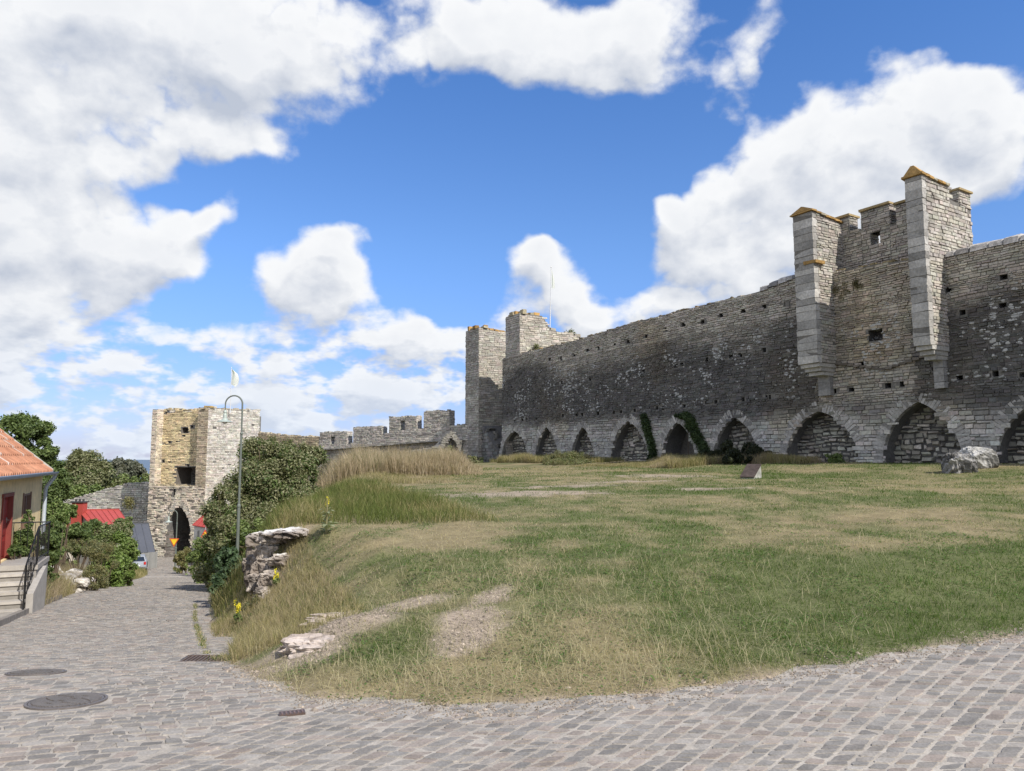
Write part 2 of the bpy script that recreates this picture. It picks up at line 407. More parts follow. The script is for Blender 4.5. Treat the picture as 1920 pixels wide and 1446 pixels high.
# ground sheet
def seg(a, b, s): return list(np.arange(a, b, s))
xs = np.array([-9000, -4000, -2000, -1000, -500, -300, -200] + seg(-150, -50, 6) + seg(-50, -20, 1.0) + seg(-20, -9, .3) + seg(-9, 13, .11) + seg(13, 24, .4) + seg(24, 60, 2) + [60, 80, 120, 200, 500, 1000, 3000, 9000.])
ys = np.array([-200, -60, -30, -15, -8, -4] + seg(-2, 4, .4) + seg(4, 15, .11) + seg(15, 30, .25) + seg(30, 60, .6) + seg(60, 110, 1.2) + seg(110, 200, 8) + [200, 240, 300, 400, 500, 600, 750, 900, 1200, 1500.])
X, Y = np.meshgrid(xs, ys)
Z = Gnd(X, Y)
gm = green(X, Y)[..., None]; dm = dirtmask(X, Y)[..., None]
col = lerp(STRAW * .72, GREEN * .8, gm)
col = lerp(col, np.array([.17, .135, .085]), .45)
bare = (1 - sst(.0, .22, dside(X, Y) + (fbm(X * 3, Y * 3, 3, 31) - .5) * .3))[..., None]
col = lerp(col, DIRTC, np.clip(dm + bare * .85, 0, 1))
farc = sst(60, 110, Y)[..., None]; col = lerp(col, np.array([.07, .09, .035]), farc)
leftc = ((X < Redge(Y) - 1) & (Y > 9)).astype(float)[..., None]; col = lerp(col, np.array([.22, .19, .13]), leftc * (1 - farc))
bf = Buf(); bf.grid(X, Y, Z, col)
tag(bf.build('ground', M_ground, smooth=True), kind='structure')

# sea
m = bpy.data.materials.new('sea_water'); m.use_nodes = True; t = m.node_tree; b = t.nodes['Principled BSDF']; N = NG(t)
b.inputs['Base Color'].default_value = (.02, .065, .11, 1); b.inputs['Roughness'].default_value = .35
tcn = t.nodes.new('ShaderNodeNewGeometry'); bn = t.nodes.new('ShaderNodeBump'); bn.inputs['Strength'].default_value = .6; bn.inputs['Distance'].default_value = 1.0
t.links.new(N.noise(tcn.outputs['Position'], .08, 5, .6), bn.inputs['Height']); t.links.new(bn.outputs[0], b.inputs['Normal'])
bf = Buf(); bf.quad((-40000, 600, -43), (40000, 600, -43), (40000, 55000, -43), (-40000, 55000, -43), (.03, .08, .14)); tag(bf.build('sea', m), kind='structure')

# ---------------------------------------------------------------- road: bedding sheet + every sett
def rsheet(bf, L, Rr, ys, n):
    X = np.stack([np.linspace(L(y), Rr(y), n) for y in ys]); Y = np.repeat(np.array(ys)[:, None], n, 1)
    Z = Hroad(X, Y) + .004
    f = fbm(X * 6, Y * 6, 3, 41)[..., None]
    bf.grid(X, Y, Z, lerp(np.array([.31, .275, .235]), np.array([.45, .41, .355]), f))
bf = Buf()
rsheet(bf, lambda y: -18, lambda y: 20, np.concatenate([np.arange(-8, 3, .8), np.arange(3, 14.5, .25)]), 130)
rsheet(bf, lambda y: Ledge(y) - .6, lambda y: Redge(y) + .6, np.arange(14.25, 110, 1.0), 14)
tag(bf.build('road', M_sand, smooth=True), kind='structure')

def onroad(x, y):
    d1 = dside(x, y) + (fbm(x * 2.4, y * 2.4, 3, 51) - .5) * .35
    near = (y < 14.5)
    ok = np.where(near, (d1 < .04) & (x > -18) & ~((x < Ledge(np.maximum(y, 14.5)) ) & (y > 14.2)), (x > Ledge(y)) & (x < Redge(y) - .02))
    return ok
SC = np.array([[.25, .232, .212], [.275, .255, .232], [.215, .202, .188], [.285, .25, .222], [.235, .224, .21], [.305, .285, .26], [.26, .225, .20], [.20, .19, .178]])
SC = SC * np.array([1.0, .985, .965])
def setts(bf, O, U, V, nu, nv, su, sv, keep, gu=.006, gv=.014, warp=.10, hgt=.016, fan=False):
    """rows stacked along V, stones tight along U; every stone jittered"""
    us0, us1, vs0, vs1 = [], [], [], []
    v = 0.0
    for j in range(nv):
        h = sv * rng.uniform(.88, 1.12); ls = su * rng.uniform(.72, 1.32, nu); u = np.cumsum(ls) - rng.uniform(0, su) - su
        us0.append(u - ls); us1.append(u); vs0.append(np.full(nu, v)); vs1.append(np.full(nu, v + h)); v += h
    u0, u1, v0, v1 = map(np.concatenate, (us0, us1, vs0, vs1))
    uc, vc = (u0 + u1) / 2, (v0 + v1) / 2
    def world(u, v):
        w1 = (fbm(u * .5, v * .5, 2, 61) - .5) * warp * 2.2; w2 = (fbm(u * .5, v * .5, 2, 62) - .5) * warp * 2.2
        uu = u + w1; vv = v + w2
        if fan:                                   # rows fan out towards the right
            a_ = np.radians(np.clip(64 - 4.4 * (vv - 3), 36, 68)); return O[0] + V[0] * vv + np.cos(a_) * (uu - 4), O[1] + V[1] * vv + np.sin(a_) * (uu - 4)
        return O[0] + U[0] * uu + V[0] * vv, O[1] + U[1] * uu + V[1] * vv
    cx, cy = world(uc, vc); k = keep(cx, cy) & onroad(cx, cy)
    k &= ~((rng.random(len(k)) < .4) & (dside(cx, cy) > -.12) & (cy < 14))
    for (mx, my, mr) in MANH: k &= ((cx - mx) ** 2 + (cy - my) ** 2) > (mr + .045) ** 2
    u0, u1, v0, v1, cx, cy = u0[k], u1[k], v0[k], v1[k], cx[k], cy[k]; n = len(u0)
    if not n: return
    j = lambda s: rng.uniform(-s, s, n)
    tx, ty = j(.05), j(.05); hh = hgt * rng.uniform(.5, 1.25, n)
    c1, c2 = .10, .13
    ring = ((c1, 0), (1 - c1, 0), (1, c2), (1, 1 - c2), (1 - c1, 1), (c1, 1), (0, 1 - c2), (0, c2))
    V8 = np.zeros((n, 16, 3)); L0, L1 = u1 - u0 - gu, v1 - v0 - gv
    sk, sk2 = j(.010), j(.012)
    for q, (a, b_) in enumerate(ring):
        ju, jv = j(.0055), j(.0055)
        for lay in (0, 1):
            sh = 1 if lay == 0 else .90
            uu = (u0 + u1) / 2 + (a - .5) * L0 * sh + ju + sk * (b_ - .5) * 2; vv = (v0 + v1) / 2 + (b_ - .5) * L1 * sh + jv + sk2 * (a - .5)
            wx, wy = world(uu, vv)
            V8[:, q + 8 * lay, 0] = wx; V8[:, q + 8 * lay, 1] = wy
            V8[:, q + 8 * lay, 2] = Hroad(wx, wy) + (hh + (wx - cx) * tx + (wy - cy) * ty if lay else -.004)
    top = np.arange(8, 16)[None]; sd_ = np.array([[k, (k + 1) % 8, 8 + (k + 1) % 8, 8 + k] for k in range(8)])
    if np.cross(np.append(U, 0), np.append(V, 0))[2] < 0: top = top[:, ::-1]; sd_ = sd_[:, ::-1]
    o16 = (np.arange(n) * 16)[:, None, None]
    cc = SC[rng.integers(0, len(SC), n)] * rng.uniform(.86, 1.14, (n, 1)) * lerp(.9, 1.15, fbm(cx * .7, cy * .7, 3, 71))[:, None]
    cc = np.repeat(cc[:, None], 16, 1); cc[:, :8] = cc[:, :8] * .45 + np.array([.34, .31, .27]) * .55
    bf.add(V8.reshape(-1, 3), [(top[None] + o16).reshape(-1, 8), (sd_[None] + o16).reshape(-1, 4)], cc.reshape(-1, 3))
MANH = []
mh1 = gp(124, 1335); mh2 = gp(67, 1278); grate = gp(384, 1252); valve = gp(547, 1362)
MANH = [(mh1[0], mh1[1], .29), (mh2[0], mh2[1], .26), (valve[0], valve[1], .085)]
bf = Buf()
bnd = lambda x, y: (x > -2.05 + .25 * (y - 5)) & (y < 7.2 + .9 * (x + 1.6))
U1 = np.array([.56, .828]); V1 = np.array([.90, -.436])
setts(bf, np.array([-4.6, 5.4]), U1, np.array([.993, -.12]), 150, 180, .099, .122, lambda x, y: bnd(x, y) & (y > 2.4) & (x < 13) & (x > -4), gu=.007, gv=.017, warp=.07, hgt=.009, fan=True)
U2 = unit(np.array([.93, .30])); V2 = np.array([-U2[1], U2[0]])
setts(bf, np.array([-18.0, -3.5]), U2, V2, 225, 195, .116, .100, lambda x, y: ~bnd(x, y) & (y > 2.4) & (y < 15.2) & (x > -15), gu=.010, gv=.013, warp=.14, hgt=.010)
tS = unit(np.array([-.405, .914])); U3 = np.array([tS[1], -tS[0]])
O3 = np.array([-10.4, 15.2]) - U3 * 1.5
setts(bf, O3 + tS * (-1.6), U3, tS, 75, 380, .14, .125, lambda x, y: (y >= 15.2) & (y < 60), gu=.01, gv=.013, warp=.1)
O4 = np.array([-31.5, 60.0]) - U3 * 3.5
setts(bf, O4, U3, tS, 60, 180, .22, .2, lambda x, y: (y >= 60) & (y < 100), gu=.012, gv=.014, warp=.1)
tag(bf.build('cobblestones', M_cobble), kind='structure')

# loose grit along the ragged turf edge
bf = Buf(); gx_ = rng.uniform(-4.2, 9, 9000); gy_ = Yedge(gx_) + rng.normal(-.02, .16, 9000)
for (cx, cy, a, b_, r_) in DIRT:
    if cy > 13: continue
    px_ = rng.normal(cx, a * .6, 1600); py_ = rng.normal(cy, b_ * .6, 1600); k = dirtmask(px_, py_) > .25; gx_ = np.concatenate([gx_, px_[k]]); gy_ = np.concatenate([gy_, py_[k]])
n = len(gx_); sz = rng.uniform(.003, .010, n) * (1 + 2 * (rng.random(n) > .97))
zz_ = np.maximum(Gnd(gx_, gy_), Hroad(gx_, gy_) + .008)
oct_ = np.array([[1, 0, 0], [0, 1, 0], [-1, 0, 0], [0, -1, 0], [0, 0, .7], [0, 0, -.7]])
Vg = np.stack([gx_, gy_, zz_], 1)[:, None] + oct_[None] * sz[:, None, None] * rng.uniform(.6, 1.3, (n, 6, 1))
fo = np.array([[0, 1, 4], [1, 2, 4], [2, 3, 4], [3, 0, 4]])
cg = np.array([.30, .25, .20]) * rng.uniform(.5, 1.3, (n, 1)); bf.add(Vg.reshape(-1, 3), [(fo[None] + (np.arange(n) * 6)[:, None, None]).reshape(-1, 3)], np.repeat(cg, 6, 0))
tag(bf.build('gravel', M_cobble), kind='stuff')
# ================================================================ masonry
UP = np.array([0, 0, 1.0])
MORT = np.array([.17, .16, .145])
def masonry(bf, O, U, N, u0, u1, v0, v1, inside, colf, ch=.13, sl=.34, prot=.05, gap=.014, wav=.10, pmin=.01, inset=.014, rj=1.0):
    O, U, N = np.array(O, float), np.array(U, float), np.array(N, float)
    A = []
    v = v0
    while v < v1:
        h = ch * rng.uniform(.65, 1.5); n = int((u1 - u0) / (sl * .5)) + 4
        us = u0 - rng.uniform(0, sl) + np.concatenate([[0], np.cumsum(sl * rng.uniform(.45, 1.8, n))])
        a, b = np.clip(us[:-1], u0, u1), np.clip(us[1:], u0, u1); k = (b - a) > .06
        a, b = a[k], b[k]
        A.append(np.stack([a, b, np.full(len(a), v), np.full(len(a), v + h)])); v += h
    a, b, c, d = np.concatenate(A, 1)
    uc, vc = (a + b) / 2, (c + d) / 2
    wv = (fbm(uc * .25, vc * .4, 3, 81) - .5) * wav * 2
    k = inside(uc, vc + wv) if inside else np.ones(len(uc), bool)
    a, b, c, d, uc, vc, wv = (q[k] for q in (a, b, c, d, uc, vc, wv)); n = len(a)
    if not n: return
    j = lambda s: rng.uniform(-s, s, n)
    p = pmin + prot * rng.random(n) ** 1.6
    V8 = np.zeros((n, 8, 3)); slope = j(.012)
    for q, (s, t) in enumerate(((0, 0), (1, 0), (1, 1), (0, 1))):
        for lay in (0, 1):
            g_ = gap * .5 + (inset if lay else 0)
            uu = (b - g_ if s else a + g_) + j(.010 * rj); vv = (d - g_ if t else c + g_) + j(.008 * rj) + wv + slope * (1 if s else -1)
            dd = -.006 if lay == 0 else p + j(.008)
            V8[:, q + 4 * lay] = O + uu[:, None] * U + vv[:, None] * UP + (dd[:, None] if np.ndim(dd) else dd) * N
    f = np.array([[4, 5, 6, 7], [0, 1, 5, 4], [1, 2, 6, 5], [2, 3, 7, 6], [3, 0, 4, 7]])
    if np.dot(np.cross(U, UP), N) < 0: f = f[:, ::-1]
    cc = np.clip(colf(uc, vc) * rng.uniform(.74, 1.22, (n, 1)) * (1 + rng.uniform(-.04, .04, (n, 3))), 0, .9)
    cc = np.repeat(cc[:, None], 8, 1); cc[:, :4] *= .75
    bf.add(V8.reshape(-1, 3), [(f[None] + (np.arange(n) * 8)[:, None, None]).reshape(-1, 4)], cc.reshape(-1, 3))

def rough_top(bf, a, b, width, N, colf, size=.28, hgt=.14, n=None, spread=1.0):
    """loose irregular stones lying along the broken top from a to b; N points to the face side, the body extends to -N*width"""
    a, b, N = np.array(a, float), np.array(b, float), np.array(N, float); Ln = np.linalg.norm(b - a)
    T = unit((b - a) * np.array([1, 1, 0])); n = n or max(3, int(Ln / size * 1.5))
    for i in range(n):
        t = (i + rng.uniform(.1, .9)) / n; s = size * rng.uniform(.5, 1.3); h = hgt * rng.uniform(.4, 1.5)
        dpt = rng.uniform(.0, 1) ** 1.4 * max(width - s, .02) * spread
        w_ = min(width, s * rng.uniform(.8, 1.4)); c = a + (b - a) * t - N * (dpt + w_ * .5 - .03); c[2] += h * .5 - .03
        th = rng.uniform(-.15, .15); T2 = T * math.cos(th) + N * math.sin(th); N2 = N * math.cos(th) - T * math.sin(th)
        bf.box(c, (s, w_, h), colf(t) * rng.uniform(.8, 1.2), T2, N2, UP, jit=.035)

def block(bf, O, U, N, u0, u1, z0, topf, thick, col=MORT, n=None):
    """solid wall body with a sloping / stepped top; front face in the plane O+U*u, body behind it"""
    n = n or max(1, int((u1 - u0) / .5)); us = np.linspace(u0, u1, n + 1)
    for i in range(n):
        za, zb = float(topf(us[i] + 1e-4)), float(topf(us[i + 1] - 1e-4))
        p = lambda u, z, d: O + U * u + UP * z - N * d
        bf.quad(p(us[i], z0, 0), p(us[i + 1], z0, 0), p(us[i + 1], zb, 0), p(us[i], za, 0), col)
        bf.quad(p(us[i], za, 0), p(us[i + 1], zb, 0), p(us[i + 1], zb, thick), p(us[i], za, thick), col)
        bf.quad(p(us[i + 1], z0, thick), p(us[i], z0, thick), p(us[i], za, thick), p(us[i + 1], zb, thick), col)
        if i == 0: bf.quad(p(us[i], z0, thick), p(us[i], z0, 0), p(us[i], za, 0), p(us[i], za, thick), col)
        if i == n - 1: bf.quad(p(us[i + 1], z0, 0), p(us[i + 1], z0, thick), p(us[i + 1], zb, thick), p(us[i + 1], zb, 0), col)
        elif True:
            zc = float(topf(us[i + 1] + 1e-4))
            if abs(zc - zb) > .02: bf.quad(p(us[i + 1], zb, 0), p(us[i + 1], zc, 0), p(us[i + 1], zc, thick), p(us[i + 1], zb, thick), col)

def panel(bf, O, U, N, us, z0, topf, holes, depthcol=(.10, .095, .09), col=MORT, arches=(), back=None):
    """front face cut into vertical strips, with real recesses for holes (ua, ub, za, zb, depth) and arches"""
    br = set(np.round(us, 4))
    for h in holes: br.add(round(h[0], 4)); br.add(round(h[1], 4))
    for A in arches:
        for q in np.linspace(A['c'] - A['w'], A['c'] + A['w'], 25): br.add(round(q, 4))
    br = sorted(q for q in br if us[0] - 1e-6 <= q <= us[-1] + 1e-6)
    p = lambda u, z, d: O + U * u + UP * z - N * d
    for a, b in zip(br[:-1], br[1:]):
        if b - a < 1e-4: continue
        m = (a + b) / 2; za, zb = z0, z0
        ar = [A for A in arches if abs(m - A['c']) < A['w']]
        if ar:
            A = ar[0]; za, zb = archz(A, a), archz(A, b)
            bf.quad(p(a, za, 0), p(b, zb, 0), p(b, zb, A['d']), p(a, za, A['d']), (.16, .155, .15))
        cuts = sorted((h[2], h[3]) for h in holes if h[0] < m < h[1])
        lo_a, lo_b = za, zb
        for c0, c1 in cuts + [(None, None)]:
            ha, hb = (c0, c0) if c0 is not None else (float(topf(a)), float(topf(b)))
            bf.quad(p(a, lo_a, 0), p(b, lo_b, 0), p(b, hb, 0), p(a, ha, 0), col); lo_a = lo_b = c1
    for (a, b, c, d, dep) in holes:
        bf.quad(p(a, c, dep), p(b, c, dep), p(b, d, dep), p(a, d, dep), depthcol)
        for q in (((a, c), (b, c)), ((b, c), (b, d)), ((b, d), (a, d)), ((a, d), (a, c))):
            (u1_, z1), (u2, z2) = q; bf.quad(p(u1_, z1, 0), p(u2, z2, 0), p(u2, z2, dep), p(u1_, z1, dep), depthcol)
    for A in arches:
        for s in (-1, 1):
            u = A['c'] + s * A['w']; zt = archz(A, u); bf.quad(p(u, z0, 0), p(u, zt, 0), p(u, zt, A['d']), p(u, z0, A['d']), (.16, .155, .15))

def archz(A, u):
    t = np.minimum(np.abs(np.asarray(u, float) - A['c']) / A['w'], 1.0); w, H = A['w'], A['H']
    if H > w * 1.02:
        c = (H * H - w * w) / (2 * w); Rr = w + c; z = np.sqrt(np.maximum(Rr * Rr - (t * w + c) ** 2, 0))
    else: z = H * np.sqrt(np.maximum(1 - t ** 2.2, 0))
    z = A['z'] + z
    return float(z) if np.ndim(u) == 0 else z
def voussoirs(bf, O, U, N, A, colf, rad=.42, th=.15, prot=.05):
    ts = np.linspace(-1, 1, 400); us = A['c'] + ts * A['w']; zs = archz(A, us)
    L_ = np.concatenate([[0], np.cumsum(np.hypot(np.diff(us), np.diff(zs)))]); n = int(L_[-1] / th)
    for i in range(n):
        l0, l1 = L_[-1] * i / n, L_[-1] * (i + .93) / n
        p0 = np.array([np.interp(l0, L_, us), np.interp(l0, L_, zs)]); p1 = np.array([np.interp(l1, L_, us), np.interp(l1, L_, zs)])
        t = unit(p1 - p0); nn = np.array([-t[1], t[0]])
        rr = rad * rng.uniform(.75, 1.15); pr = prot * rng.uniform(.4, 1.3); c = colf(0, 0) * rng.uniform(.8, 1.2)
        q = [p0 - nn * .02, p1 - nn * .02, p1 + nn * rr, p0 + nn * rr]
        f3 = lambda a, d: O + U * a[0] + UP * a[1] + N * (d + rng.uniform(-.008, .008))
        bf.hexa([f3(a, -.25) for a in q] + [f3(a, pr) for a in q], c)

# ---------------------------------------------------------------- main curtain wall frame
def wpx(px, py, O=W0, A=WA, N=WN, off=0.0):
    r = ray(px, py); t = np.dot(N, O + N * off - EYE) / np.dot(N, r); q = EYE + r * t
    return float(np.dot(q - O, A)), float(q[2])
ZB = 1.15
tops = [(948, 672), (975, 663), (1075, 640), (1180, 607), (1320, 572), (1400, 553), (1430, 545), (1485, 523), (1500, 520), (1600, 503), (1703, 487), (1770, 482), (1920, 450)]
tp = np.array([wpx(*q) for q in tops]); SEND = 54.0
tp = np.concatenate([tp, [[SEND, tp[-1, 1] + .1]]])
def wtop(s): return np.interp(s, tp[:, 0], tp[:, 1])
arches = []
for (xl, xr, xa, ya, dep) in [(940, 991, 966, 808, .8), (1003, 1048, 1027, 800, .75), (1071, 1117, 1097, 800, .7), (1145, 1216, 1180, 789, .9), (1240, 1306, 1273, 790, 2.6),
                              (1337, 1424, 1380, 781, .9), (1474, 1612, 1534, 771, .9), (1655, 1808, 1729, 752, 1.0), (1866, 2040, 1935, 755, 1.0), (2120, 2370, 2240, 752, 1.0)]:
    sl, _ = wpx(xl, 868); sr, _ = wpx(xr, 872); _, za = wpx(xa, ya); c = (sl + sr) / 2
    zb = gz(*(W0 + WA * c + WN * .3)[:2])
    arches.append(dict(c=c, w=(sr - sl) / 2, H=za - zb, z=zb, d=dep, px=xa))
def lichen_col(s, z):
    """limestone colours: pale arcade, dark weathered band, lighter upper zone"""
    s, z = np.asarray(s, float), np.asarray(z, float)
    nz = (fbm(s * .22, z * .35, 4, 91) - .5) * 3.2
    up = np.array([.44, .405, .35]); dk = np.array([.100, .096, .094]); lo = np.array([.47, .45, .42])
    hi = 9.3 + .0 * s + nz; lw = 4.6 - .02 * s + nz * .35
    kb = (sst(-.7, .7, z - lw) * (1 - sst(-1.1, 1.1, z - hi)))[..., None]
    base = np.where((z > (hi + lw) / 2)[..., None], up, lo)
    base = base * lerp(.82, 1.15, fbm(s * .9, z * .9, 3, 92))[..., None]
    tw_ = sst(ST0 - .3, ST0 + .3, s) * (1 - sst(ST1 - .3, ST1 + .3, s)); tw_ = (tw_ * sst(4, 5, z))[..., None]
    c = lerp(base, dk, kb * .95 * (1 - .72 * tw_)); c = lerp(c, c * np.array([1.03, .99, .93]), tw_)
    brown = sst(.55, .75, fbm(s * .3, z * .2, 3, 93))[..., None]; c = c * lerp(np.ones(3), np.array([1.05, .96, .82]), brown * .7)
    return c
ST0, ST1 = wpx(1530, 600)[0], wpx(1710, 600)[0]
tw_loc = W0 + np.array([0, 0, ZB])
ph = lambda L_, ox, oy, k: [(ox + a / k, oy + b / k) for a, b in L_]
hp = ph([(213,383),(190,530),(420,365),(487,358),(568,336),(645,312),(710,298),(806,272),(890,258),(997,228),(1117,188),(1220,158),(1335,140),(1447,100),(1580,75),(1705,50),(1845,32),(490,503),(660,487),(980,428),(1210,395),(1175,403),(1360,365),(1505,348),(1560,340),(1705,308),(208,738),(255,730),(280,728),(340,722),(497,703),(580,700),(612,697),(707,690),(803,685),(845,680),(928,672),(1062,657),(1098,657),(1223,643),(1360,622),(1415,620),(1578,605),(1722,592),(1785,588)], 900, 560, 3.2)
hp += ph([(80,655),(395,910),(285,935),(245,1027),(278,1025),(355,1018),(508,1000),(568,993),(763,593),(997,540),(993,662),(823,690),(810,968),(963,950),(1080,955),(5,1048),(38,1048)], 1440, 280, 2.258)
holes = []
for (x, y) in hp:
    s, z = wpx(x, y); w = .11 + .06 * rng.random(); holes.append((s - w, s + w, z - .09 - .05 * rng.random(), z + .10 + .04 * rng.random(), .5))
for (x0, x1, y0, y1) in [(1553, 1567, 586, 600), (1629, 1654, 616, 641)]:
    a, b = wpx(x0, y1), wpx(x1, y0); holes.append((a[0], b[0], a[1], b[1], .7))
sW0, _ = wpx(942, 868)
def in_hole(u, v, pad=.0):
    k = np.zeros(np.shape(u), bool)
    for (a, b, c, d, _) in holes: k |= (u > a - .06 - pad) & (u < b + .06 + pad) & (v > c - .03) & (v < d + .03)
    return k
def in_arch(u, v, pad=0.0):
    k = np.zeros(np.shape(u), bool)
    for A in arches: k |= (np.abs(u - A['c']) < A['w'] + pad) & (v < archz(A, u) + pad)
    return k
bf = Buf(); us = list(np.arange(sW0, SEND, .5)) + [SEND]
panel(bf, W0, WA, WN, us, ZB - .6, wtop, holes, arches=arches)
T_ = 1.7
for a, b in zip(us[:-1], us[1:]):
    p = lambda u, z, d: W0 + WA * u + UP * z - WN * d
    bf.quad(p(a, wtop(a), 0), p(b, wtop(b), 0), p(b, wtop(b), T_), p(a, wtop(a), T_), MORT)
    bf.quad(p(b, -2, T_), p(a, -2, T_), p(a, wtop(a), T_), p(b, wtop(b), T_), MORT)
bf.quad(p(SEND, ZB - .6, 0), p(SEND, ZB - .6, T_), p(SEND, wtop(SEND), T_), p(SEND, wtop(SEND), 0), MORT)
bf.quad(p(sW0, ZB - .6, 0), p(sW0, ZB - .6, 3), p(sW0, 9, 3), p(sW0, 9, 0), MORT)
masonry(bf, W0, WA, WN, sW0, SEND, ZB - .2, 4.55, lambda u, v: (v < 4.55) & ~in_hole(u, v) & ~in_arch(u, v, .0), lichen_col, ch=.165, sl=.40, prot=.075, pmin=.01, wav=.16, gap=.02, rj=1.6)
masonry(bf, W0, WA, WN, sW0, SEND, 4.5, 13, lambda u, v: (v < wtop(u) - .03) & (v > 4.55) & ~in_hole(u, v), lichen_col, ch=.115, sl=.30, prot=.075, pmin=.01, wav=.16, rj=1.2)
def topcol(t): return np.array([.20, .16, .10]) if rng.random() < .5 else np.array([.33, .22, .09]) if rng.random() < .3 else np.array([.28, .25, .2])
for a, b in zip(us[:-1], us[1:]):
    if b < wpx(1400, 553)[0]: rough_top(bf, p(a, wtop(a), 0), p(b, wtop(b), 0), .9, WN, topcol, size=.34, hgt=.10)
town = tag(bf.build('town_wall', M_wall, loc=tw_loc), 'long high limestone wall with pointed blind arches and a dark lichen-spotted band above the lawn', 'wall')
# rounded pale coping stones either side of the near tower
def loaf(bf, c, T, N, ln, wd, h, col):
    V = []; seg_ = 7
    for e in (-.5, -.42, .42, .5):
        k = .82 if abs(e) == .5 else 1
        for q in range(seg_):
            th = math.pi * q / (seg_ - 1); V.append(c + T * e * ln + N * math.cos(th) * wd * .5 * k + UP * math.sin(th) ** .7 * h * k + rng.uniform(-.02, .02, 3))
    Fq = [[i * seg_ + q, i * seg_ + q + 1, (i + 1) * seg_ + q + 1, (i + 1) * seg_ + q] for i in range(3) for q in range(seg_ - 1)]
    bf.add(V, [np.array(Fq), np.array([[k_ for k_ in range(seg_)], [3 * seg_ + k_ for k_ in range(seg_)]])], col)
for (sa, sb) in ((wpx(1425, 545)[0], wpx(1489, 520)[0]), (wpx(1773, 480)[0], SEND)):
    bf = Buf(); s = sa
    while s < sb:
        l = rng.uniform(.35, .8); zc = wtop(s + l / 2) - .04
        loaf(bf, W0 + WA * (s + l / 2) + UP * zc - WN * .55, WA, WN, min(l, sb - s + .1), 1.35, rng.uniform(.30, .5), np.array([.38, .36, .34]) * rng.uniform(.6, 1.25)); s += l
    bf.build('coping', M_rock, parent=town)
bigc = lambda u, v: np.array([.47, .44, .385]) * np.random.default_rng(3).uniform(.6, 1.3, np.shape(u) + (1,)) * lerp(.55, 1.15, fbm(u * .9, np.asarray(v) * .9, 3, 95))[..., None] * np.ones(np.shape(u) + (3,))
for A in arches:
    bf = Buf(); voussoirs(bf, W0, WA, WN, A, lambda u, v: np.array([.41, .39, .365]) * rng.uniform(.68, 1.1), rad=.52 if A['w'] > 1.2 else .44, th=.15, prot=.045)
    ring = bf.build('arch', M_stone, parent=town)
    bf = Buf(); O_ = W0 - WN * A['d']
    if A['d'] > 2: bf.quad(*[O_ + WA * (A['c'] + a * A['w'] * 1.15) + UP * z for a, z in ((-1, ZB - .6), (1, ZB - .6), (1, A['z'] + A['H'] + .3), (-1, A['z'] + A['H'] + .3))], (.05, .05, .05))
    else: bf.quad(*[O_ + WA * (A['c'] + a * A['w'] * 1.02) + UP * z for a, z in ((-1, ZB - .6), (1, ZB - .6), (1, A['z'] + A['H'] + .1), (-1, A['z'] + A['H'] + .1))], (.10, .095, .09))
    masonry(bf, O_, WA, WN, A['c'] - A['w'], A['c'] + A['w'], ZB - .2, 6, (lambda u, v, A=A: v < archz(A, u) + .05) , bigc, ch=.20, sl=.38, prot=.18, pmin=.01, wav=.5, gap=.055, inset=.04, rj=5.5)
    # left reveal, coursed
    u_ = A['c'] - A['w']
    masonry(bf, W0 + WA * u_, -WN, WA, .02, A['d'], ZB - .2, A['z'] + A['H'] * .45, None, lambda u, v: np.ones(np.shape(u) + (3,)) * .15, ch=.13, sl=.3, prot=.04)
    bf.build('arch_infill', M_stone, parent=town)

# ---------------------------------------------------------------- generic box tower wall helper
def rectwall(bf, O, U, N, u0, u1, z0, topf, thick, colf, ends=(True, True), back=False, ch=.13, sl=.34, prot=.05, gap=.014, inside=None, n=None, rt=True, rtcol=topcol, rts=.3, rth=.12, seam=.03):
    block(bf, O, U, N, u0, u1, z0, topf, thick, n=n)
    ins = (lambda u, v: (v < np.vectorize(topf)(u) - .02) & (inside(u, v) if inside else True))
    zt = max(float(topf(q)) for q in np.linspace(u0, u1, 40))
    masonry(bf, O, U, N, u0 - seam, u1 + seam, z0, zt, ins, colf, ch, sl, prot, gap)
    if ends[0]: masonry(bf, O + U * u0, -N, -U, 0, thick, z0, float(topf(u0 + .05)) - .03, None, colf, ch, sl, prot)
    if ends[1]: masonry(bf, O + U * u1, -N, U, 0, thick, z0, float(topf(u1 - .05)) - .03, None, colf, ch, sl, prot)
    if back: masonry(bf, O - N * thick, U, -N, u0, u1, z0, zt, ins, colf, ch, sl, prot)
    if rt:
        for q in np.arange(u0, u1, .8):
            e = min(q + .8, u1)
            if e - q > .15: rough_top(bf, O + U * q + UP * topf(q + .01), O + U * e + UP * topf(e - .01), thick, N, rtcol, rts, rth)
LIC = np.array([.40, .25, .095])
def lich(t): return LIC * rng.uniform(.7, 1.2) if rng.random() < .6 else np.array([.33, .29, .2])
def greyst(base, amp=.25, seed=101, sc_=.5):
    base = np.array(base)
    return lambda u, v: base * lerp(1 - amp, 1 + amp, fbm(np.asarray(u) * sc_, np.asarray(v) * sc_, 4, seed))[..., None]

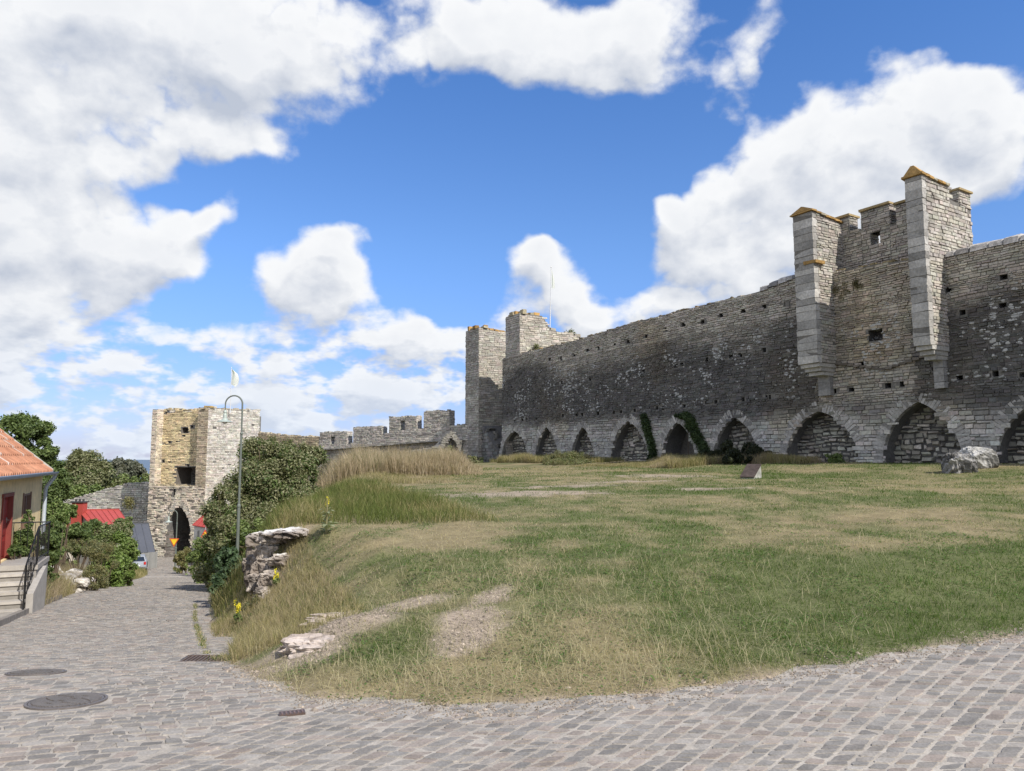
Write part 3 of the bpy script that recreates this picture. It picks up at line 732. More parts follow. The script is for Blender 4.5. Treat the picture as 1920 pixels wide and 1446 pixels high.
# ---------------------------------------------------------------- near tower
sc0, zc0 = wpx(1600, 868)
nt_loc = W0 + WA * sc0 + UP * ZB
tower = thing('wall_tower', 'tall limestone tower with two projecting buttresses under orange-capped tops, nearest the boulders', 'tower', nt_loc)
tcol = greyst((.40, .37, .325), .2, 103)
qcol = greyst((.39, .375, .35), .28, 104, 1.3)
def pillar(x0, x1, ytopf, ybot, prj, stubx, yst, depth_up, cap, capk, drop=0.0):
    """projecting wall end: ashlar front, coursed sides, corbelled foot"""
    Of = W0 + WN * prj
    s0, zt = wpx(x0, ytopf, off=prj); s1, _ = wpx(x1, ytopf, off=prj); _, zbm = wpx((x0 + x1) / 2, ybot, off=prj)
    bf = Buf(); zw = wtop((s0 + s1) / 2) - .2
    th_low = prj - .02
    P_ = lambda u, z, d: Of + WA * u + UP * z - WN * d
    prof_side = [(0, zbm), (0, zt), (depth_up, zt - .25), (depth_up, zw), (th_low, zw), (th_low, zbm - .1)]
    # solid: lower part (in front of wall) and upper part (through the wall)
    c = (s0 + s1) / 2
    cd_ = depth_up * cap if drop else depth_up
    for (d0, d1, z0, z1, z1b) in ((0, th_low, zbm, zw + .02, zw + .02), (0, cd_, zw, zt, zt - .3 * cd_ / depth_up)) + (((cd_ + .002, depth_up, zw, zt - drop, zt - drop - .1),) if drop else ()):
        V = [P_(s0, z0, d0), P_(s1, z0, d0), P_(s1, z0, d1), P_(s0, z0, d1), P_(s0, z1, d0), P_(s1, z1, d0), P_(s1, z1b, d1), P_(s0, z1b, d1)]
        bf.hexa(V, MORT)
    # ashlar quoins: wrap front, tall courses
    z = zbm; k = 0
    while z < zt - .05:
        h = min(rng.uniform(.30, .48), zt - z); h = h if h > .1 else .1
        ln = (.40 if k % 2 else .33)
        bf.box(P_((s0 + s1) / 2, z + h / 2 - .005, ln / 2 - .015), (s1 - s0 + .04, ln, h - .022), qcol(np.array(k * 1.), np.array(z)) * rng.uniform(.74, 1.18), WA, WN, UP, jit=.022)
        z += h; k += 1
    # side faces
    for U_, N_, su in ((-WN, WA, s1), (-WN, -WA, s0)):
        topfun = lambda u: zt - .3 * u / depth_up - .02 - drop * (u > cd_)
        masonry(bf, Of + WA * su, U_, N_, .28, depth_up, zbm, zt, lambda u, v: (v < topfun(u)) & ((u < th_low + .05) | (v > zw)), tcol, ch=.14, sl=.34, prot=.05)
    o = bf.build('buttress', M_stone, parent=tower)
    # corbel
    cb = Buf(); zz = zbm; dd = 0.0
    for i in range(3):
        h = .20; cb.box(P_(c, zz - h / 2, (dd + .12 + i * .22 + prj) / 2 + .03), ((s1 - s0) * (1 - .14 * i), prj - dd - .12 - .22 * i + .02, h), qcol(np.array(1. * i), np.array(2.)) * rng.uniform(.9, 1.2), WA, WN, UP, jit=.015); zz -= h
    _, ze = wpx(stubx, yst, off=.3)
    while zz > ze:
        h = rng.uniform(.25, .4); cb.box(P_(c, zz - h / 2, prj - .16), ((s1 - s0) * .62, .34, h - .012), np.array([.27, .26, .25]) * rng.uniform(.8, 1.15), WA, WN, UP, jit=.01); zz -= h
    cb.build('corbel', M_stone, parent=o)
    # lichen covered cap slabs
    cp = Buf(); nseg = 7
    for i in range(nseg):
        a, b = depth_up * cap * i / nseg - .12, depth_up * cap * (i + 1) / nseg - .13
        z_ = zt - .3 * (a + .1) / depth_up; w2 = (s1 - s0) / 2 + .12
        r_ = capk * (1.0 if i in (0, 1, 2) else .55) * rng.uniform(.75, 1.1)
        V = [P_(c - w2, z_, a), P_(c + w2, z_, a), P_(c + w2, z_ - .02, b), P_(c - w2, z_ - .02, b)]
        V += [P_(c - w2, z_ + .10, a), P_(c + w2, z_ + .10, a), P_(c + w2, z_ + .09, b), P_(c - w2, z_ + .09, b)]
        cl_ = LIC * rng.uniform(.6, 1.1) if rng.random() < .6 else np.array([.33, .29, .21])
        cp.hexa([np.array(q) + rng.uniform(-.02, .02, 3) for q in V], cl_)
        V = [P_(c - w2 * .9, z_ + .09, a + .02), P_(c + w2 * .9, z_ + .09, a + .02), P_(c + w2 * .9, z_ + .08, b), P_(c - w2 * .9, z_ + .08, b),
             P_(c - .07, z_ + .10 + r_, a + .10), P_(c + .07, z_ + .10 + r_, a + .10), P_(c + .07, z_ + .09 + r_, b - .02), P_(c - .07, z_ + .09 + r_, b - .02)]
        cp.hexa([np.array(q) + rng.uniform(-.025, .025, 3) for q in V], cl_ * rng.uniform(.8, 1.1))
    cp.build('cap', M_stone, parent=o)
    return s0, s1, zt, o
pl = pillar(1487, 1522, 407, 683, 1.55, 1518, 735, 2.7, 1.0, .26)
pr = pillar(1697, 1727, 337, 650, 1.55, 1742, 722, 4.15, .56, .40, drop=.75)
Om = W0 + WN * 1.55; um = (pr[0] + pr[1]) / 2; zm = pr[2] - .75 - .1; bf = Buf()
SO = Om + WA * pr[1]
block(bf, SO, -WN, WA, 3.15, 4.15, zm - .1, lambda u: zm + .72, pr[1] - pr[0], n=1)
masonry(bf, SO, -WN, WA, 3.13, 4.17, zm - .1, zm + .74, None, tcol, prot=.05); masonry(bf, Om - WN * 3.15, WA, WN, pr[0], pr[1], zm - .1, zm + .72, None, tcol, prot=.05)
bf.box(SO - WA * (pr[1] - pr[0]) / 2 - WN * 3.65 + UP * (zm + .77), (pr[1] - pr[0] + .2, 1.2, .11), (.33, .25, .13), WA, WN, UP, jit=.02)
bf.build('merlon', M_stone, parent=tower)
# projecting ledge stone on the left buttress
cb = Buf(); s_, z_ = wpx(1515, 492, off=1.6); cb.box(W0 + WA * (s_ + .1) + UP * z_ + WN * 1.25, (.75, .75, .16), LIC * .8, WA, WN, UP, jit=.03); cb.build('ledge_stone', M_stone, parent=pl[3])
# outer wall of tower behind, with merlons
dO = -.95; Oo = W0 + WN * dO
def opx(x, y): return wpx(x, y, off=dO)
oa, ob = pl[0], pr[1] - .25
zfl = np.array([opx(1545, 455), opx(1600, 432), opx(1612, 430), opx(1680, 420), opx(1800, 395)])
mer = [((1556, 1592), 416), ((1614, 1667), 398), ((1680, 1712), 384)]
msp = []
for (xx, yt) in mer:
    a, zt = opx(xx[0], yt); b, _ = opx(xx[1], yt); msp.append((a, b, zt))
def otop(s):
    return float(np.interp(s, zfl[:, 0], zfl[:, 1]))
sl0, zl0 = opx(1632, 461); sl1, zl1 = opx(1647, 434); sl1 += .1
bf = Buf()
slot = [(sl0, sl1, zl0, zl1)]
ins = lambda u, v: ~((u > sl0 - .1) & (u < sl1 + .1) & (v > zl0) & (v < zl1))
p = lambda u, z, d: Oo + WA * u + UP * z - WN * d
for (a, b) in ((oa, msp[1][0]), (msp[1][1], ob)):
    rectwall(bf, Oo, WA, WN, a, b, 8.2, otop, .75, tcol, ends=(False, False), ch=.13, sl=.3, prot=.06, seam=0, rtcol=lambda t: np.array([.3, .26, .2]))
a, b, ztm = msp[1]; hz = otop((a + b) / 2)
rectwall(bf, Oo, WA, WN, a, b, 8.2, lambda u: zl0, .75, tcol, ends=(False, False), ch=.13, sl=.3, prot=.06, rt=False, seam=0)
bf.build('outer_wall', M_stone, parent=tower)
capc = lambda t: np.array([.34, .27, .16])
for i, (a, b, zt) in enumerate(msp):
    bf = Buf()
    if i == 1:
        for (a2, b2) in ((a, sl0), (sl1, b)): rectwall(bf, Oo, WA, WN, a2, b2, zl0, lambda u: zl1, .75, tcol, prot=.05, rt=False, n=1)
        rectwall(bf, Oo, WA, WN, a, b, zl1, lambda u: zt, .75, tcol, prot=.05, rt=False, n=1)
    else: rectwall(bf, Oo, WA, WN, a, b, otop((a + b) / 2) - .1, lambda u: zt, .75, tcol, prot=.05, rt=False, n=1)
    bf.box(p((a + b) / 2, zt + .05, .37), (b - a + .16, .95, .11), (.33, .25, .13), WA, WN, UP, jit=.02)
    bf.build('merlon', M_stone, parent=tower)
# moss tuft ledge under the parapet, between the buttresses
bf = Buf(); s0_, s1_ = pl[1], pr[0]
for q in np.arange(s0_, s1_, .5): rough_top(bf, p(q, wtop(q), -.95) , p(min(q + .5, s1_), wtop(min(q + .5, s1_)), -.95), .9, WN, lambda t: np.array([.26, .21, .12]), .3, .12)
bf.build('ledge', M_stone, parent=tower); z1 = wpx(1560, 700)[1]; bf = Buf()
for q in np.arange(s0_, s1_, .34): bf.box(W0 + WA * (q + .17) + UP * (z1 + .45 - .55 * (1 - abs((q - s0_) / (s1_ - s0_) * 2 - 1))) + WN * .05, (.33, .2, .12), np.array([.17, .15, .13]) * rng.uniform(.7, 1.2), WA, WN, UP, jit=.02)
bf.build('string_course', M_stone, parent=tower)

# ---------------------------------------------------------------- middle tower (thick hollow tower at the far end of the wall)
def sY(x): return wpx(x, 868)[0]
sa, sb, sc_, sd = sY(872), sY(897), sY(948), sY(975)
Z = lambda x, y: wpx(x, y)[1]
mt_loc = W0 + WA * (sa + sd) / 2 + UP * 1.0
mtower = thing('wall_tower', 'hollow square limestone tower with orange-topped side walls ending the arcaded wall', 'tower', mt_loc)
mcol = greyst((.43, .395, .34), .2, 111); mfr = greyst((.40, .375, .335), .2, 112)
ztR = Z(960, 592); ztL = Z(885, 618)
DEP = 6.6
# right side wall: front end flush with the curtain wall, side steps down to the back
def side_top_R(u):      # u = distance back from the front
    return ztR - (0 if u < 2.6 else (.55 if u < 3.0 else 1.15 + .12 * (u - 3.0)))
def side_top_L(u): return ztL - .1 * u - (.6 if u > 3.3 else 0)
def sidewall(s0, s1, topf, zlow):
    bf = Buf(); th = s1 - s0
    O_ = W0 + WA * s1
    block(bf, O_, -WN, WA, 0 if zlow < 1 else .004, DEP, zlow - 1, topf, th, n=14)
    zt = max(topf(q) for q in np.linspace(0, DEP, 30))
    masonry(bf, O_, -WN, WA, -.03, DEP, max(.2, zlow), zt, lambda u, v: v < np.vectorize(topf)(u) - .03, mcol, ch=.16, sl=.4, prot=.05)
    masonry(bf, W0, WA, WN, s0, s1 + .03, max(.2, zlow - .1), topf(0) - .02, None, mfr, ch=.17, sl=.4, prot=.05)
    masonry(bf, W0 + WA * s0, -WN, -WA, 0, DEP, 2, zt, lambda u, v: v < np.vectorize(topf)(u) - .03, mcol, ch=.2, sl=.5, prot=.05)
    for q in np.arange(0, DEP, .7):
        e = min(q + .7, DEP); rough_top(bf, O_ - WN * q + UP * topf(q), O_ - WN * e + UP * topf(e - .02), th, WA, lich if q < 2.7 else (lambda t: np.array([.33, .3, .25])), .5, .24)
    rough_top(bf, W0 + WA * s0 + UP * topf(0), O_ + UP * topf(0), 1.2, WN, lich, .55, .3)
    return bf.build('side_wall', M_stone, parent=mtower)
sidewall(sc_, sd + .0, side_top_R, float(wtop(sd)) - .1)
sidewall(sa, sb, side_top_L, 0)
bf = Buf(); O_ = W0 - WN * (DEP - 1.2)
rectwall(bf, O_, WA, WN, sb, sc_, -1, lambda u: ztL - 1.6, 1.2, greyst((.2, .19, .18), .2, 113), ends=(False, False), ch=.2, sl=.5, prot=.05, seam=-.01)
bf.build('rear_wall', M_stone, parent=mtower)
# battered rubble foot inside the tower
bf = Buf()
O_ = W0 - WN * .4
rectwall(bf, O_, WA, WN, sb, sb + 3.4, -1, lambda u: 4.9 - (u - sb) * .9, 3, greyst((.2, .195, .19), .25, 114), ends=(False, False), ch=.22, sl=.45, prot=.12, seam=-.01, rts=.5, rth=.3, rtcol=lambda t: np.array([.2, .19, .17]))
bf.build('rubble_foot', M_stone, parent=mtower)

# ---------------------------------------------------------------- crenellated wall running down to the gate
C0 = np.array([(872 - 960) / 1400 * 73.4, 73.4, 0]); C1 = np.array([-31.2, 92.5, 0])
CA = unit(C1 - C0); CN = np.array([-CA[1], CA[0], 0]); CN = CN if CN[1] < 0 else -CN
def cpx(x, y): return wpx(x, y, O=C0, A=CA, N=CN)
flo = np.array([cpx(872, 795), cpx(845, 800), cpx(788, 804), cpx(723, 813), cpx(657, 832), cpx(600, 838), cpx(598, 820), cpx(540, 818), cpx(487, 812)])
flo[5, 0] = flo[6, 0] - .02
def ftop(u): return float(np.interp(u, flo[:, 0], flo[:, 1]))
ccol_ = greyst((.46, .425, .375), .25, 121); och = greyst((.42, .35, .24), .2, 122)
CLn = flo[-1, 0]
cw = thing('battlemented_wall', 'grey limestone wall with square battlements stepping down behind the dry bushes', 'wall', C0 + CA * 10 + UP * 0)
bf = Buf(); u_oc = flo[6, 0]
rectwall(bf, C0, CA, CN, -1.0, u_oc, -3, ftop, 1.0, ccol_, ends=(False, False), ch=.16, sl=.4, prot=.07, n=60, rts=.35, rth=.12, seam=0, rtcol=lambda t: np.array([.36, .34, .3]))
# walkway ledge
for q in np.arange(0, u_oc, .9):
    zz = float(np.interp(q, [cpx(850, 0)[0], cpx(600, 0)[0]], [cpx(850, 826)[1], cpx(600, 846)[1]])); bf.box(C0 + CA * (q + .45) + UP * zz + CN * .35, (.9, .8, .13), np.array([.36, .34, .31]) * rng.uniform(.7, 1.1), CA, CN, UP, jit=.02)
bf.build('wall_body', M_stone, parent=cw)
for (x0, x1, y0, y1, hole) in [(795, 843, 771, 772, None), (730, 781, 783, 782, (750, 759, 789, 806)), (663, 716, 800, 802, None), (600, 651, 812, 810, (620, 627, 819, 832))]:
    b, _ = cpx(x0, y0); a, _ = cpx(x1, y1); z0_, z1_ = cpx(x0, y0)[1], cpx(x1, y1)[1]; zt = (z0_ + z1_) / 2
    bf = Buf(); zb = min(ftop(a + .02), ftop(b - .02)) - .1
    if hole:
        hb, hz1 = cpx(hole[0], hole[2]); ha, hz0 = cpx(hole[1], hole[3])
        for (a2, b2, za, zb2) in ((a, ha, zb, zt), (hb, b, zb, zt), (ha, hb, zb, hz0), (ha, hb, hz1, zt)):
            if zb2 - za > .05: rectwall(bf, C0, CA, CN, a2, b2, za, lambda u: zb2, .8, ccol_, prot=.06, rt=False, n=1, ch=.16, seam=0)
        rough_top(bf, C0 + CA * a + UP * zt, C0 + CA * b + UP * zt, .8, CN, lambda t: np.array([.36, .34, .3]), .35, .14)
    else: rectwall(bf, C0, CA, CN, a, b, zb, lambda u: zt, .8, ccol_, prot=.06, n=1, ch=.16, rts=.35, rtcol=lambda t: np.array([.36, .34, .3]))
    bf.build('merlon', M_stone, parent=cw)
bf = Buf()
rectwall(bf, C0, CA, CN, u_oc, CLn + .3, -9, ftop, 1.0, och, ends=(False, False), ch=.17, sl=.4, prot=.07, n=20, rts=.35, rth=.15, seam=0, rtcol=lambda t: np.array([.42, .36, .26]))
tag(bf.build('stone_wall', M_stone, loc=C0 + CA * (CLn - 4) + UP * -4), 'rough ochre stretch of stone wall between the gate tower and the battlements', 'wall')
# ruined arch stub in front of the battlements, beside the middle tower
Q0 = P(700, 860, 66)* np.array([1, 1, 0]); Q1 = P(868, 860, 70.5) * np.array([1, 1, 0]); QA = unit(Q1 - Q0); QN = np.array([QA[1], -QA[0], 0])
qx = lambda x, y: wpx(x, y, O=Q0, A=QA, N=QN)
l_, r_ = qx(826, 868)[0], qx(864, 860)[0]; zt = qx(845, 816)[1]
A_ = dict(c=(l_ + r_) / 2, w=(r_ - l_) / 2, H=zt - 1.25, z=1.25, d=1.0)
bf = Buf(); e_ = qx(826, 800)[0] - .2
def qtop(u): return float(np.interp(u, [0, e_, e_ + .6, A_['c'], r_ + .2], [qx(700, 856)[1], qx(820, 838)[1], qx(825, 825)[1], zt + .45, zt - .7]))
panel(bf, Q0, QA, QN, list(np.linspace(0, r_ + .25, 30)), 0.2, qtop, [], arches=[A_])
for q in np.linspace(0, r_, 25)[:-1]:
    e = q + r_ / 24; bf.quad(Q0 + QA * q + UP * qtop(q), Q0 + QA * e + UP * qtop(e), Q0 + QA * e + UP * qtop(e) - QN * 1, Q0 + QA * q + UP * qtop(q) - QN * 1, MORT)
masonry(bf, Q0, QA, QN, 0, r_ + .25, .3, 5, lambda u, v: (v < np.vectorize(qtop)(u)) & ~((np.abs(u - A_['c']) < A_['w']) & (v < archz(A_, u))), greyst((.2, .19, .175), .25, 131), ch=.17, sl=.4, prot=.09)
rw = bf.build('ruined_wall', M_stone, loc=Q0 + QA * 5 + UP * 1); tag(rw, 'low ruined stone wall ending in a small pointed arch beside the hollow tower', 'wall')
bf = Buf(); voussoirs(bf, Q0, QA, QN, A_, lambda u, v: np.array([.22, .21, .185]), rad=.42, th=.2, prot=.06); bf.build('arch', M_stone, parent=rw)
# ================================================================ gate tower
GL = P(274, 1035, 94.0) * np.array([1, 1, 0]); fi = R(-20)
GA = np.array([math.cos(fi), math.sin(fi), 0]); GN = np.array([GA[1], -GA[0], 0]); GN = GN if GN[1] < 0 else -GN; GB = -GN
gpx = lambda x, y, off=0.0: wpx(x, y, O=GL, A=GA, N=GN, off=off)
uR = gpx(391, 768)[0]
GRc = GL + GA * uR
spx = lambda x, y: wpx(x, y, O=GRc, A=GB, N=GA)
wS = spx(487, 775)[0]
gcol_f = greyst((.64, .56, .45), .2, 141, .8); gcol_o = greyst((.70, .57, .35), .14, 142, .5); gcol_s = greyst((.58, .54, .47), .15, 143, .6)
gate = thing('gate_tower', 'tall square gate tower of ochre and pale limestone with a pointed gateway over the street', 'tower', GL + GA * uR / 2 + UP * -10)
zB = -11.5
up1 = gpx(294, 800)[0]; up2 = gpx(371, 800)[0]; zc_ = gpx(330, 912)[1]
ga = dict(); gl, gr = gpx(309, 1035)[0], gpx(357, 1030)[0]; zap = gpx(333, 948)[1]; zgb = gz(*(GL + GA * (gl + gr) / 2)[:2])
ga = dict(c=(gl + gr) / 2, w=(gr - gl) / 2, H=(zap - zgb) * .52, z=zgb + (zap - zgb) * .48, d=8.0)
sl_a, sl_b = gpx(324, 934), gpx(329, 917)
ghol = [(sl_a[0], sl_b[0], sl_a[1], sl_b[1], .8)]
bf = Buf()
panel(bf, GL, GA, GN, list(np.linspace(0, uR, 12)), zB, lambda u: zc_, ghol, arches=[ga])
bf.quad(*[GL + GA * a + UP * zc_ + GB * b for a, b in ((0, 0), (uR, 0), (uR, 2.4), (0, 2.4))], (.3, .27, .2))
def gin(u, v): return (v < zc_) & ~((np.abs(u - ga['c']) < ga['w']) & (v < archz(ga, u))) & ~((u > sl_a[0] - .1) & (u < sl_b[0] + .1) & (v > sl_a[1]) & (v < sl_b[1]))
def glow_c(u, v):
    c = gcol_f(u, v); wh = sst(-6.5, -9, np.asarray(v))[..., None]; c = lerp(c, np.array([.68, .63, .54]), wh * .7)
    dk = (np.random.default_rng(8).random(np.shape(u)) < .10)[..., None]; return np.where(dk, np.array([.20, .175, .15]), c)
masonry(bf, GL, GA, GN, -.03, uR + .03, zB, zc_, gin, glow_c, ch=.19, sl=.42, prot=.12, gap=.03)
rough_top(bf, GL + UP * zc_, GL + GA * uR + UP * zc_, 1.2, GN, lambda t: np.array([.40, .34, .24]), .5, .2)
bf.build('gatehouse_front', M_stone, parent=gate)
bf = Buf(); voussoirs(bf, GL, GA, GN, ga, lambda u, v: np.array([.48, .44, .38]), rad=.6, th=.22, prot=.09)
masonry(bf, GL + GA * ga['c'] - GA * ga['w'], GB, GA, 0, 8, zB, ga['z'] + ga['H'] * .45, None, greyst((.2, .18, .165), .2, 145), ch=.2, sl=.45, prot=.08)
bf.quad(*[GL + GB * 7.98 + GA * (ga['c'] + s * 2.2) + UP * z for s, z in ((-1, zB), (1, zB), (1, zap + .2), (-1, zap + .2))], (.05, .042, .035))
# inner gate frame
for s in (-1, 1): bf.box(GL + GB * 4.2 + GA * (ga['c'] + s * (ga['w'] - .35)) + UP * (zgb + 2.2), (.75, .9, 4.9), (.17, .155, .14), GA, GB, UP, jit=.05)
bf.build('arch', M_stone, parent=gate)
# upper: two side piers, recessed ochre infill
def gtop(u): return gpx(330, 769)[1] + .25 * math.sin(u * 2.3) + .12 * math.sin(u * 7)
zpR = gpx(382, 764)[1]
bf = Buf(); rectwall(bf, GL, GA, GN, 0, up1, zc_ - .1, lambda u: gpx(288, 768)[1], 9.0, gcol_f, ends=(True, True), ch=.2, sl=.45, prot=.08, n=2, rts=.5, rth=.15, rtcol=lambda t: np.array([.45, .40, .32])); bf.build('side_pier', M_stone, parent=gate)
bf = Buf(); rectwall(bf, GL, GA, GN, up2, uR, zc_ - .1, lambda u: zpR, 2.4, greyst((.44, .37, .27), .2, 146, .6), ends=(True, False), ch=.2, sl=.45, prot=.08, n=2, rts=.5, rth=.18, rtcol=lambda t: np.array([.5, .36, .16])); bf.build('side_pier', M_stone, parent=gate)
rec = 1.0; Or = GL + GB * rec
g2 = lambda x, y: gpx(x, y, off=-rec)
h1a, h1b = g2(341, 812), g2(353, 802); h2a, h2b = g2(329, 908), g2(369, 876)
hs = [(h1a[0], h1b[0], h1a[1], h1b[1], 1.0), (h2a[0], min(h2b[0], up2 - .05), h2a[1], h2b[1], 2.6)]
for (x, y) in [(303,773),(312,775),(300,786),(303,793),(298,808),(302,835),(310,831),(318,829),(331,829),(300,866),(306,865),(318,866),(352,873),(299,885),(345,817),(360,800)]:
    a = g2(x, y); hs.append((a[0] - .16, a[0] + .16, a[1] - .14, a[1] + .14, .5))
bf = Buf(); panel(bf, Or, GA, GN, list(np.linspace(up1, up2, 14)), zc_ - .3, gtop, hs, depthcol=(.17, .15, .13))
def hin(u, v):
    k = v < np.vectorize(gtop)(u)
    for (a, b, c, d, _) in hs: k &= ~((u > a - .12) & (u < b + .12) & (v > c - .02) & (v < d + .02))
    return k
masonry(bf, Or, GA, GN, up1, up2, zc_, gpx(330, 760)[1], hin, gcol_o, ch=.19, sl=.42, prot=.08, gap=.025)
rough_top(bf, Or + GA * up1 + UP * gtop(up1), Or + GA * up2 + UP * gtop(up2), 1, GN, lambda t: np.array([.5, .42, .27]), .45, .22)
k = (h2a, h2b)
masonry(bf, Or + GB * 2.59, GA, GN, h2a[0], h2b[0], h2a[1], h2b[1], None, greyst((.26, .23, .2), .2, 147), ch=.2, sl=.45, prot=.08)
bf.build('infill_wall', M_stone, parent=gate)
bf = Buf()
def stop_(u): return float(np.interp(u, [0, wS * .25, wS * .6, wS], [spx(392, 766)[1], spx(420, 768)[1], spx(450, 770)[1], spx(487, 769)[1]])) + .1 * math.sin(u * 5)
rectwall(bf, GRc, GB, GA, 0, wS, zB, stop_, 1.5, gcol_s, ends=(False, True), ch=.19, sl=.42, prot=.06, n=12, rts=.5, rth=.2, rtcol=lambda t: np.array([.48, .42, .32]), inside=lambda u, v: ~(np.random.default_rng(4).random(np.shape(u)) < .012))
bf.build('side_wall', M_stone, parent=gate)
bf = Buf(); Ob = GL + GB * 9.0
block(bf, Ob, GA, GN, 0, uR, zB, lambda u: zpR - .6, .8); bf.build('rear_wall', M_stone, parent=gate)
# flagpoles
def flagpole(name, label, base, h, lean, flag=None):
    t = thing(name, label, 'flagpole', base)
    bf = Buf(); top = np.array(base) + np.array([lean[0], lean[1], h]); bf.tube([np.array(base) + 0, (np.array(base) + top) / 2, top], [.055, .045, .03], (.62, .63, .65), 8); bf.lathe(top, [(0, -.02), (.06, 0), (.07, .05), (0, .12)], (.7, .7, .7), 8)
    bf.build('pole', M_metal, parent=t)
    if flag is not None:
        bf = Buf(); n = 9; U_ = np.linspace(0, 1, n); rows = []
        for i, (w_, dz) in enumerate(flag):
            z0 = top[2] - .15 - dz; rows.append([[top[0] + .04 + w_ * u, top[1] + .12 * w_ * math.sin(u * 7 + i * .6), z0 - .55 * w_ * u ** 1.2 + .02 * math.sin(u * 11)] for u in U_])
        A_ = np.array(rows); bf.grid(A_[..., 0], A_[..., 1], A_[..., 2], (.85, .85, .86)); bf.build('flag', M_cloth, parent=t, smooth=True)
    return t
b_ = P(432, 770, 94); b_[2] = P(432, 775, 94)[2]; tp_ = P(434, 690, 94)
flagpole('flagpole', 'slim pole with a drooping white flag on the gate tower roof', b_, tp_[2] - b_[2], (tp_[0] - b_[0], 0), [(.15, 0), (.75, .2), (.95, .7), (.9, 1.2), (.75, 1.7), (.5, 1.95)])
b_ = P(1031, 625, 72); tp_ = P(1033.5, 502, 72)
flagpole('flagpole', 'tall thin pole with a narrow rolled pennant above the hollow stone tower', b_, tp_[2] - b_[2], (tp_[0] - b_[0], 0), [(.05, .1), (.16, .5), (.28, 1.0), (.30, 1.5), (.22, 1.9)])
# low town wall left of the gate
D0 = np.array([-44.0, 98.5, 0]); D1 = P(95, 950, 106) * np.array([1, 1, 0]); DA = unit(D0 - D1); DN = np.array([DA[1], -DA[0], 0]); DN = DN if DN[1] < 0 else -DN
dpx = lambda x, y: wpx(x, y, O=D1, A=DA, N=DN)
dt = np.array([dpx(60, 958), dpx(105, 943), dpx(150, 932), dpx(200, 917), dpx(240, 907), dpx(300, 904)])
bf = Buf(); rectwall(bf, D1, DA, DN, dt[0, 0], np.linalg.norm(D0 - D1), -22, lambda u: float(np.interp(u, dt[:, 0], dt[:, 1])), 1.2, greyst((.50, .47, .42), .25, 151, .5), ends=(False, False), ch=.21, sl=.5, prot=.12, gap=.035, n=40, rts=.4, rth=.12, seam=0, rtcol=lambda t: np.array([.46, .43, .38]))
tag(bf.build('town_wall', M_stone, loc=(D0 + D1) / 2 + UP * -12), 'sunlit rubble wall sloping down to the left of the gate tower behind the red roof', 'wall')

# ================================================================ small houses beyond the bank
def gable_house(name, label, rL, rR, eR, eL, zb, wallc, roofc, seams, roofm, wallm, t=.08):
    rL, rR, eR, eL = (np.array(q, float) for q in (rL, rR, eR, eL))
    rR[2] = rL[2]; eR[2] = eL[2]
    bR = rR * 2 - eR; bL = rL * 2 - eL; bR[2] = bL[2] = eL[2]
    c = (eL + eR + bL + bR) / 4; base = np.array([c[0], c[1], zb])
    h = thing(name, label, 'house', base)
    ins = lambda q: c + (q - c) * .93
    bf = Buf(); co = [ins(q) for q in (eL, eR, bR, bL)]; hw = eL[2] - .05
    for i in range(4):
        a, b = co[i], co[(i + 1) % 4]
        bf.quad((a[0], a[1], zb - 1), (b[0], b[1], zb - 1), (b[0], b[1], hw), (a[0], a[1], hw), wallc)
    for (a, b, r_) in ((co[0], co[3], ins(rL)), (co[1], co[2], ins(rR))):
        bf.add([(a[0], a[1], hw), (b[0], b[1], hw), (r_[0], r_[1], rL[2] - .1)], np.array([[0, 1, 2]]), wallc)
    bf.build('wall', wallm, parent=h)
    bf = Buf()
    for (a, b, c2, d) in ((eL, eR, rR, rL), (bL, bR, rR, rL)):
        n = unit(np.cross(b - a, d - a)); n = n if n[2] > 0 else -n
        bf.hexa([a, b, c2, d, a + n * t, b + n * t, c2 + n * t, d + n * t], roofc)
        for s in np.linspace(0, 1, seams + 1):
            p0, p1 = a + (b - a) * s + n * (t + .02), d + (c2 - d) * s + n * (t + .02); bf.tube([p0, p1], .028, np.array(roofc) * .8, 5)
    bf.tube([rL + UP * .1, rR + UP * .1], .07, np.array(roofc) * .85, 6)
    return h, bf.build('roof', roofm, parent=h), (rL, rR, eR, eL)
def zg(q): return gz(q[0], q[1])
rh, rf, pts = gable_house('house', 'small house with a bright red seamed metal roof and red chimney below the sunlit wall', P(146, 958, 73), P(224, 953, 73.6), P(243, 983, 71), P(170, 986, 70.6), -9.0, (.45, .42, .36), (.42, .075, .06), 7, M_paint, M_plaster)
bf = Buf(); c = P(149, 952, 72.6); bf.box(c - UP * 1.0, (1.05, .8, 3.0), (.42, .075, .06)); bf.box(c + UP * .55, (1.25, 1.0, .12), (.06, .06, .06))
for q in (-.35, 0, .35): bf.lathe(c + UP * .6 + np.array([q, 0, 0]), [(.1, 0), (.1, .22), (.08, .22), (0, .2)], (.05, .05, .05), 8)
bf.build('chimney', M_paint, parent=rf)
gable_house('outhouse', 'low outhouse with a faded red roof half hidden by shrubs left of the red-roofed house', P(85, 986, 64), P(146, 984, 64), P(150, 1001, 62.4), P(88, 1012, 62), -8.5, (.5, .45, .38), (.5, .10, .07), 6, M_paint, M_plaster)
gable_house('shed', 'tall shed with a dark grey seamed metal roof against the gate tower', P(224, 984, 85), P(279, 978, 85.5), P(291, 1037, 81.6), P(236, 1038, 81), -10.4, (.10, .10, .10), (.095, .10, .115), 4, M_paint, M_wood)
sh, srf, _ = gable_house('house', 'little white house with dark red roof behind bushes right of the gateway', P(389, 961, 88), P(428, 957, 84), P(408, 1004, 79), P(361, 986, 84), -10.2, (.62, .60, .55), (.42, .055, .05), 5, M_paint, M_plaster)
